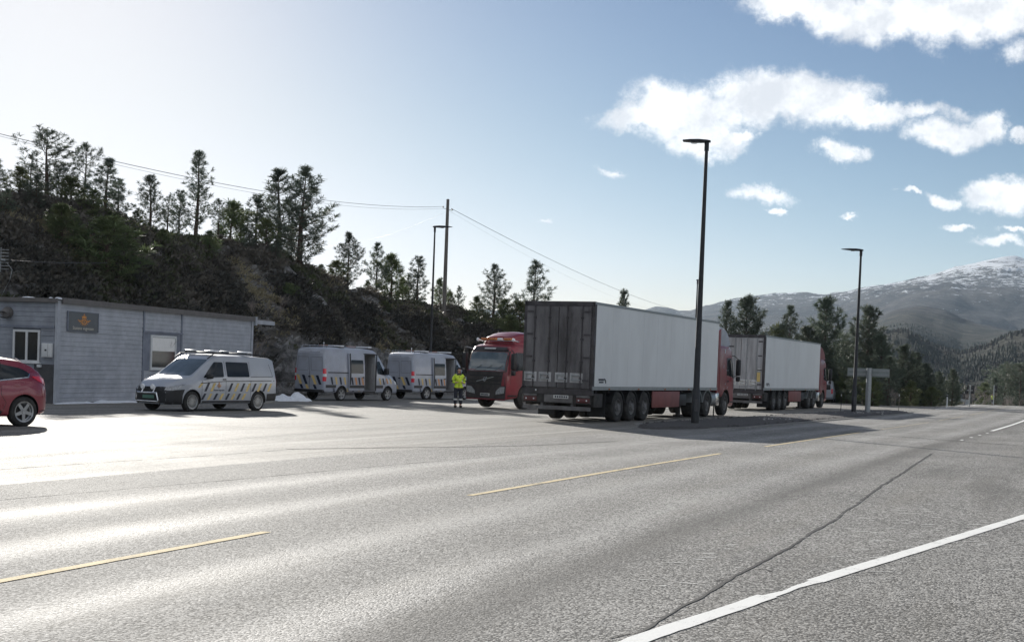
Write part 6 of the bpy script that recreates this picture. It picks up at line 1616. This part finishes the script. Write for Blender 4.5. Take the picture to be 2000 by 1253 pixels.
# ------------------------------------------------------------------ lamps, poles, wires
def street_lamp(x, y, h, head_dir, label, r=.085, ghead=.95, z=None):
    z = GZ(x, y) if z is None else z
    root = empty('street_lamp', (x, y, z - .05), 0, label, 'street lamp', 'tall black street lamps')
    m = MB(); m.tube([(0, 0, 0), (0, 0, 1.25), (0, 0, 1.3), (0, 0, h * .5), (0, 0, h)], [r * 1.25, r * 1.25, r, r * .78, r * .52], 14); m.build('pole', M['pole'], root, 40)
    m = MB(); m.box(-.055, .055, -r * 1.25 - .012, -r * 1.2, .55, .95); m.build('service_hatch', M['trim'], root)
    hd = Vector((math.cos(head_dir), math.sin(head_dir), 0)); sd_ = Vector((-hd.y, hd.x, 0))
    prof = [(-.12, .07, .05), (0, .12, .07), (.25, .16, .085), (.55, .165, .075), (.78, .12, .05), (ghead, .03, .02)]
    m = MB(); rings = []
    for d, w_, t_ in prof:
        c = Vector((0, 0, h + .05)) + hd * d + Vector((0, 0, .05 * d)); rings.append([m.bm.verts.new(c + sd_ * w_ * math.cos(q) + Vector((0, 0, 1)) * t_ * math.sin(q) * (1 if math.sin(q) > 0 else .55)) for q in np.linspace(0, 2 * math.pi, 15)[:-1]])
    for i in range(len(rings) - 1):
        for k in range(14): m._f([rings[i][k], rings[i][(k + 1) % 14], rings[i + 1][(k + 1) % 14], rings[i + 1][k]])
    m._f(rings[0]); m._f(rings[-1]); hdo = m.build('lamp_head', M['pole'], root, 50)
    m = MB(); c = hd * .42; m.tube([(c.x, c.y, h + .02), (c.x, c.y, h + .005)], .10, 12); m.build('lens', M['white_lens'], hdo)
    m = MB(); m.tube([(0, 0, h - .25), (0, 0, h + .06)], r * .75, 10); m.build('collar', M['pole'], root)
    return root
p = G(1357, 832); top = AT(1385, 277, p.y); street_lamp(p.x, p.y, top.z - p.z, R(160), 'nearest and tallest black street lamp, in front of the near white trailer', .105, .74)
p = G(1667, 808); top = AT(1686, 489, p.y); street_lamp(p.x, p.y, top.z - p.z, R(165), 'black street lamp beside the blank road sign on the gravel island', .10, 1.0)
p = AT(838, 770, 73.5); top = AT(848, 443, 73.5); street_lamp(p.x, 73.5, top.z - GZ(p.x, 73.5), R(10), 'black street lamp rising behind the two high-roof vans, its head towards the utility pole', .085, 1.0)
p = AT(1356, 700, 100); top = AT(1362, 547, 100); street_lamp(p.x, 100, top.z - GZ(p.x, 100), R(55), 'distant black street lamp showing over the roof of the near trailer', .085, 1.0)

pp = AT(867, 610, 100); ptop = AT(873, 389, 100); zb = HILL(pp.x, 100)
pole = empty('utility_pole', (pp.x, 100, zb - .4), 0, 'tall plain wooden utility pole on the hill right of the lamp', 'utility pole')
H = ptop.z - zb + .4
m = MB(); m.tube([(0, 0, 0), (0, 0, H * .5), (0, 0, H)], [.17, .145, .115], 12); m.build('pole', M['wood_pole'], pole, 50)
m = MB(); m.tube([(-.12, 0, H - .75), (-.34, 0, H - .70)], .02, 6); m.tube([(.12, 0, H - .80), (.34, 0, H - .86)], .02, 6); m.build('wire_hook', M['trim'], pole)
for sx, z in ((-.36, H - .66), (.36, H - .84)):
    m = MB(); m.lathe([(0, .04), (.03, .065), (.06, .04), (.09, .06), (.12, .03)], 12, 'z', (sx, 0, z)); m.build('insulator', M['insulator'], pole, 50)
def wirespan(name, A, B, sag, r, label, n=40):
    pts = []
    for i in range(n + 1):
        t = i / n; p = A.lerp(B, t); p.z -= sag * 4 * t * (1 - t); pts.append(p)
    m = MB(); m.tube(pts, r, 4); o = m.build(name, M['wire'], None, 180); return setp(o, label, 'cable', 'overhead cables')
A1 = AT(868, 403, 100); A2 = AT(866, 407, 100); B1 = AT(-330, 175, 34); 
wirespan('power_line', A1, B1, .95, .011, 'upper overhead cable running from the utility pole to the upper left edge')
wirespan('power_line', A2, B1 + Vector((.1, 0, -.05)), 1.02, .006, 'lower overhead cable just under the other one left of the utility pole')
wirespan('power_line', AT(881, 407, 100), AT(1345, 611, 230), 1.0, .018, 'overhead cable descending right from the utility pole over the trailer roof')
wirespan('power_line', AT(878, 412, 100), AT(1338, 616, 226), 1.6, .005, 'faint thin overhead cable below the one descending right')
wirespan('power_line', AT(866, 416, 100), AT(640, 480, 150), .6, .005, 'faint thin cable going down left behind the ridge trees')
# television aerial behind the building roof
ax = AT(4, 508, 50)
ant = empty('television_aerial', (ax.x - .4, 50, Z1), 0, 'ladder shaped metal aerial cut by the left picture edge above the building', 'aerial')
hh = ax.z - Z1
m = MB(); m.tube([(0, 0, 0), (0, 0, hh + .6)], .022, 6); m.build('mast', M['galv'], ant)
for k in range(7):
    m = MB(); z = hh + .42 - k * .125; m.tube([(-.25, 0, z), (.66, 0, z - .01)], .012, 4); m.build('rod', M['galv'], ant)
m = MB(); m.tube([(.35, 0, hh + .5), (.35, 0, hh - .45)], .014, 4); m.rbox(.38, .52, -.06, .06, hh - .02, hh + .05, .02); m.build('junction_box', M['galv'], ant)
m = MB(); m.tube([(.6, 0, hh - .1), (.80, 0, hh - .35), (.72, 0, hh - .75), (.5, 0, hh - 1.2), (.3, 0, 0)], .011, 4); m.build('lead', M['galv'], ant, 60)
wirespan('guy_cable', AT(18, 508, 50), AT(210, 513, 58), .05, .010, 'thin pale cable running right from the ladder shaped aerial across the dark slope')

# ------------------------------------------------------------------ gravel island with kerb
M['gravel'] = mat('island_gravel', (.085, .08, .078), .9, 0, .5, 30, bump=.03, bscale=60)
M['kerb'] = mat('concrete_kerb', (.24, .235, .225), .85, 0, .15, 8, bump=.003, dirt=.4)
M['stone'] = mat('pale_stone', (.42, .41, .40), .85, 0, .25, 8)
I0 = Vector((4.15, 38.6)); I1 = Vector((22.6, 76.2)); idr = (I1 - I0).normalized(); inr = Vector((idr.y, -idr.x)); IL = (I1 - I0).length
def isl(s, a):
    p = I0 + idr * s + inr * a; return p.x, p.y
def ihw(s):                                                # half width, pointed ends
    return 1.75 * min(1, math.sqrt(max(0, s / 4.0))) * min(1, math.sqrt(max(0, (IL - s) / 3.0)))
vs, fs = [], []; ns_, na_ = 120, 14
for i in range(ns_ + 1):
    s = IL * i / ns_; w_ = max(.02, ihw(s) - .12)
    for j in range(na_ + 1):
        q = -1 + 2 * j / na_; x, y = isl(s, q * w_); vs.append((x, y, GZ(x, y) - .01 + .07 * min(1, (1 - abs(q)) * 5) * min(1, w_ / .8) + .05 * (1 - q * q) + .03 * mn.noise(Vector((x * 2.2, y * 2.2, 0)))))
for i in range(ns_):
    for j in range(na_): a = i * (na_ + 1) + j; fs.append((a, a + 1, a + na_ + 2, a + na_ + 1))
isle = mesh_obj('gravel_island', vs, fs, M['gravel'], smooth=180); setp(isle, kind='structure')
n_k = 0
for sg in (-1, 1):
    s = 2.2
    while s < IL - 2.0 and n_k < 150:
        e = min(s + 1.0, IL - .1); P0, P1 = Vector(isl(s + .006, sg * ihw(s))), Vector(isl(e - .006, sg * ihw(e))); Q0, Q1 = Vector(isl(s + .006, sg * max(0, ihw(s) - .12))), Vector(isl(e - .006, sg * max(0, ihw(e) - .12)))
        m = MB(); zz = [GZ(q.x, q.y) for q in (P0, P1, Q1, Q0)]
        bot = [m.bm.verts.new((q.x, q.y, z - .05)) for q, z in zip((P0, P1, Q1, Q0), zz)]; tp = [m.bm.verts.new((q.x, q.y, z + .045)) for q, z in zip((P0, P1, Q1, Q0), zz)]
        m._f(bot); m._f(tp)
        for k in range(4): m._f([bot[k], bot[(k + 1) % 4], tp[(k + 1) % 4], tp[k]])
        m.build('kerb_stone', M['kerb'], isle); s = e; n_k += 1
rnd = random.Random(8); vs, fs = [], []
def pebble(x, y, z, r, rnd):
    i = len(vs); 
    for k in range(6):
        d = [(1, 0, 0), (-1, 0, 0), (0, 1, 0), (0, -1, 0), (0, 0, 1), (0, 0, -1)][k]; q = r * rnd.uniform(.6, 1.25); vs.append((x + d[0] * q, y + d[1] * q, z + d[2] * q * .7))
    for a, b, c in ((0, 2, 4), (2, 1, 4), (1, 3, 4), (3, 0, 4), (2, 0, 5), (1, 2, 5), (3, 1, 5), (0, 3, 5)): fs.append((i + a, i + b, i + c))
for k in range(1500):
    s = rnd.uniform(.5, IL - .5); a = rnd.uniform(-1, 1) * max(0, ihw(s) - .18); x, y = isl(s, a); pebble(x, y, GZ(x, y) + .07, rnd.uniform(.02, .045), rnd)
o = mesh_obj('island_stones', vs, fs, M['gravel']); setp(o, kind='stuff')
vs, fs = [], []
for k in range(170):
    if rnd.random() < .45: c = G(1520, 821); s0 = Vector((c.x, c.y)) + idr * rnd.gauss(0, 2.0) + inr * rnd.gauss(0, .25)
    else: c = G(1690, 808); s0 = Vector((c.x, c.y)) + idr * rnd.gauss(0, 2.6) + inr * rnd.gauss(0, .4)
    pebble(s0.x, s0.y, GZ(s0.x, s0.y) + .09, rnd.uniform(.03, .075), rnd)
o = mesh_obj('pale_stones', vs, fs, M['stone']); setp(o, kind='stuff')

# signs, stakes and signals
p = G(1694, 808); 
sgn = empty('road_sign', (p.x, p.y, p.z), R(-22), 'wide blank-backed road sign on one thick pale post on the gravel island', 'sign')
tp = AT(1698, 719, p.y).z - p.z
m = MB(); m.tube([(0, 0, -.1), (0, 0, tp + .02)], .14, 12); m.build('post', M['galv'], sgn, 50)
m = MB(); m.box(-1.15, 1.02, .16, .19, tp - .44, tp + .0); m.build('board', M['signback'], sgn, bevel=.006)
m = MB(); m.box(-1.12, 1.0, .11, .16, tp - .36, tp - .30); m.box(-1.12, 1.0, .11, .16, tp - .14, tp - .08); m.build('bracket_rail', M['galv'], sgn)
def stake(px, py, h, r, m_, label, name='marker_stake', cat='post', tip=None):
    p = G(px, py); root = empty(name, (p.x, p.y, p.z - .02), 0, label, cat, 'marker stakes and posts along the lot')
    m = MB(); m.tube([(0, 0, 0), (.01, .0, h * .5), (0, 0, h)], [r, r * .95, r * .8], 8); m.build('stem', m_, root, 60)
    if tip: m = MB(); m.tube([(0, 0, h * .86), (0, 0, h * .97)], r * 1.15, 8); m.build('reflector', tip, root)
stake(1393, 812, 1.25, .028, M['pole'], 'thin dark stake just right of the nearest street lamp', tip=M['reflect'])
stake(1642, 801, 1.0, .02, M['pole'], 'thin dark stake left of the island street lamp', tip=M['reflect'])
stake(1755, 804, 1.1, .02, M['wood_pole'], 'thin leaning stake at the right tip of the gravel island', tip=M['reflect'])
stake(1849, 795, .98, .055, M['frame_white'], 'short thick white marker post at the left edge of the road', tip=M['pole'])
stake(1908, 789, 1.1, .04, M['frame_white'], 'small pale marker post right of the twin signals')
def signal(px, py, ptop_, Y, two, label):
    a = AT(px, py, Y); z0 = gz_soil(a.x, Y); b = AT(px + 3, ptop_, Y)
    root = empty('traffic_signal', (a.x, Y, z0 - .05), 0, label, 'traffic signal', 'signals at the road crest'); h = b.z - z0
    m = MB(); m.tube([(0, 0, 0), (0, 0, h)], .055, 10); m.build('post', M['galv'], root, 50)
    for sx in ((-.27, .27) if two else (.24,)):
        m = MB(); m.rbox(sx - .17, sx + .17, .06, .30, h - .85, h - .08, .05); hd = m.build('signal_head', M['black'], root, 40)
        m = MB(); m.box(min(0, sx), max(0, sx), .0, .06, h - .55, h - .48); m.build('bracket', M['galv'], hd)
signal(1893, 790, 750, 119, True, 'pair of dark signal heads on one pale post left of the road crest')
signal(1940, 790, 751, 150, False, 'single dark signal head on a pale post behind the far worker')
# guard rail along the left of the road up to the crest
gr = empty('guard_rail', (0, 0, 0), 0, 'low dark guard rail on the left of the road before the crest', 'guard rail')
pts = [RC(s_, -5.6) for s_ in np.arange(146, 262, 4)]
m = MB()
for (x0_, y0_), (x1_, y1_) in zip(pts[:-1], pts[1:]):
    za, zb_ = GZ(x0_, y0_), GZ(x1_, y1_); d = Vector((x1_ - x0_, y1_ - y0_)).normalized(); nn = Vector((d.y, -d.x)) * .03
    for zl, zh in ((.45, .75),):
        v = [m.bm.verts.new(q) for q in ((x0_ - nn.x, y0_ - nn.y, za + zl), (x1_ - nn.x, y1_ - nn.y, zb_ + zl), (x1_ - nn.x, y1_ - nn.y, zb_ + zh), (x0_ - nn.x, y0_ - nn.y, za + zh), (x0_ + nn.x, y0_ + nn.y, za + zl), (x1_ + nn.x, y1_ + nn.y, zb_ + zl), (x1_ + nn.x, y1_ + nn.y, zb_ + zh), (x0_ + nn.x, y0_ + nn.y, za + zh))]
        for q in ((0, 1, 2, 3), (4, 7, 6, 5), (3, 2, 6, 7), (0, 4, 5, 1)): m._f([v[i] for i in q])
m.build('rail', M['galv'], gr)
for x_, y_ in pts:
    m = MB(); z = GZ(x_, y_); m.box(x_ - .06, x_ + .06, y_ + .03, y_ + .12, z - .3, z + .72); m.build('rail_post', M['galv'], gr)

# ------------------------------------------------------------------ people
def person(px, py, face, label, Y=None, lean=0.0, step=0.0):
    p = G(px, py)
    if Y: a = AT(px, py, Y); p = Vector((a.x, Y, GZ(a.x, Y)))
    root = empty('person', (p.x, p.y, p.z + .01), face, label, 'person', 'road workers in hi-vis jackets')
    def skin_mesh(name, nodes, edges, m_, lev=2, root_i=0):
        me = bpy.data.meshes.new(name); me.from_pydata([n[:3] for n in nodes], edges, []); o = bpy.data.objects.new(name, me); link(o)
        md = o.modifiers.new('s', 'SKIN'); sv = me.skin_vertices[0].data
        for i, n in enumerate(nodes): sv[i].radius = (n[3], n[4] if len(n) > 4 else n[3]); sv[i].use_root = (i == root_i)
        s2 = o.modifiers.new('u', 'SUBSURF'); s2.levels = lev
        bpy.context.view_layer.update()
        out = bpy.data.meshes.new_from_object(o.evaluated_get(bpy.context.evaluated_depsgraph_get())); bpy.data.objects.remove(o)
        out.name = name; out.materials.clear(); out.materials.append(m_); out.shade_smooth()
        q = bpy.data.objects.new(name, out); link(q, root); return q
    # local: x forward, y left, z up.  head bowed, hands together on a clipboard in front
    f = step
    nodes = [(0, 0, .98, .13, .16), (.01, 0, 1.12, .11, .14), (.02, 0, 1.30, .12, .17), (.03, 0, 1.42, .08, .13), (.05, 0, 1.50, .055), (.08, 0, 1.56, .06), (.10, 0, 1.64, .088, .078), (.10, 0, 1.72, .075, .07)]
    edges = [(i, i + 1) for i in range(7)]
    for sg in (-1, 1):
        b = len(nodes); nodes += [(.0, sg * .10, .90, .10), (.02 + f * sg, sg * .11, .50, .065), (-.02 + f * sg, sg * .115, .10, .045), (.10 + f * sg, sg * .12, .05, .04)]
        edges += [(0, b), (b, b + 1), (b + 1, b + 2), (b + 2, b + 3)]
        b = len(nodes); nodes += [(.02, sg * .19, 1.40, .06), (.03, sg * .25, 1.13, .047), (.24, sg * .13, 1.10, .032), (.30, sg * .10, 1.12, .033)]
        edges += [(3, b), (b, b + 1), (b + 1, b + 2), (b + 2, b + 3)]
    skin_mesh('body', nodes, edges, M['skin'])
    for sg in (-1, 1):                                         # hands with five fingers curled round the clipboard
        for k, (dy, L, z0) in enumerate(((.028, .068, 0), (.010, .078, 0), (-.009, .073, 0), (-.027, .058, 0))):
            y0 = sg * .10 + dy; skin_mesh('finger', [(.325, y0, 1.12, .0095), (.325 + L * .5, y0, 1.125, .009), (.325 + L * .85, y0, 1.105, .008), (.325 + L * .8, y0, 1.085, .007)], [(0, 1), (1, 2), (2, 3)], M['skin'], 1)
        skin_mesh('thumb', [(.30, sg * .10 - sg * .03, 1.13, .011), (.33, sg * .10 - sg * .055, 1.145, .010), (.36, sg * .10 - sg * .06, 1.14, .008)], [(0, 1), (1, 2)], M['skin'], 1)
    # face
    for sg in (-1, 1):
        m = MB(); m.ball((.178, sg * .032, 1.645), .013, 8, 6); m.build('eye', M['white_lens'], root, 60)
        m = MB(); m.ball((.10, sg * .083, 1.64), (.02, .012, .032), 8, 6); m.build('ear', M['skin'], root, 60)
    m = MB(); m.ball((.193, 0, 1.62), (.018, .014, .024), 8, 6); m.build('nose', M['skin'], root, 60)
    m = MB(); m.ball((.176, 0, 1.582), (.010, .028, .008), 8, 5); m.build('mouth', M['red_lens'], root, 60)
    m = MB(); m.ball((.085, 0, 1.685), (.108, .095, .090), 16, 10); m.bm.verts.ensure_lookup_table()
    for v in m.bm.verts:
        if v.co.x > .13 and v.co.z < 1.69: v.co.x = .13
    m.build('cap', M['cloth_dark'], root, 60)
    # jacket: torso and sleeves one garment
    nj = [(0, 0, .90, .165, .20), (.0, 0, 1.05, .155, .19), (.02, 0, 1.24, .155, .21), (.03, 0, 1.40, .11, .17), (.05, 0, 1.47, .085, .09)]
    ej = [(0, 1), (1, 2), (2, 3), (3, 4)]
    for sg in (-1, 1):
        b = len(nj); nj += [(.02, sg * .20, 1.39, .085), (.03, sg * .265, 1.13, .072), (.20, sg * .155, 1.10, .056)]; ej += [(3, b), (b, b + 1), (b + 1, b + 2)]
    skin_mesh('jacket', nj, ej, M['hivis'], 2, 1)
    nt_ = [(0, 0, .95, .15, .18)]; et = []
    for sg in (-1, 1):
        b = len(nt_); nt_ += [(.0, sg * .105, .84, .105), (.02 + f * sg, sg * .115, .50, .085), (-.02 + f * sg, sg * .12, .14, .078)]; et += [(0, b), (b, b + 1), (b + 1, b + 2)]
    skin_mesh('trousers', nt_, et, M['cloth_dark'])
    for sg in (-1, 1):
        m = MB(); m.lathe([(.33, .088), (.40, .092)], 16, 'z', (f * sg, sg * .118, 0)); m.build('reflective_band', M['reflect'], root, 60)
        m = MB(); m.rbox(-.09 + f * sg, .20 + f * sg, sg * .12 - .055, sg * .12 + .055, 0, .11, .035, 2); m.build('boot', M['boot'], root, 60)
        m = MB(); m.tube([(.03, sg * .262, 1.20), (.03, sg * .268, 1.12)], .082, 12); m.build('sleeve_patch', M['cloth_dark'], root, 60)
    m = MB(); m.box(.165, .178, -.006, .006, .90, 1.40); m.build('zip', M['cloth_dark'], root)
    m = MB(); m.rbox(.05, .15, -.11, .11, 1.41, 1.50, .04); m.build('collar', M['cloth_dark'], root, 60)
    m = MB(); m.rbox(.29, .46, -.11, .11, 1.085, 1.097, .004, 1); m.build('paper_board', M['plate'], root, 40) if False else m.bm.free()
    return root
person(894, 796, R(-80), 'worker in yellow hi-vis jacket and dark trousers standing before the red lorry')
person(1938, 790, R(-140), 'tiny distant worker in a hi-vis jacket at the crest of the road', Y=196, step=.10)

# ------------------------------------------------------------------ air
hm = bpy.data.materials.new('haze_air'); hm.use_nodes = True; ht = hm.node_tree
ht.nodes.remove(ht.nodes['Principled BSDF'])
pv = ht.nodes.new('ShaderNodeVolumePrincipled'); pv.inputs['Color'].default_value = (.62, .80, 1.0, 1); pv.inputs['Density'].default_value = .000034; pv.inputs['Anisotropy'].default_value = .25
ht.links.new(pv.outputs[0], ht.nodes['Material Output'].inputs['Volume'])
m = MB(); m.box(-9000, 9000, -300, 9000, -70, 760); hz_ = m.build('haze', hm); setp(hz_, kind='stuff')
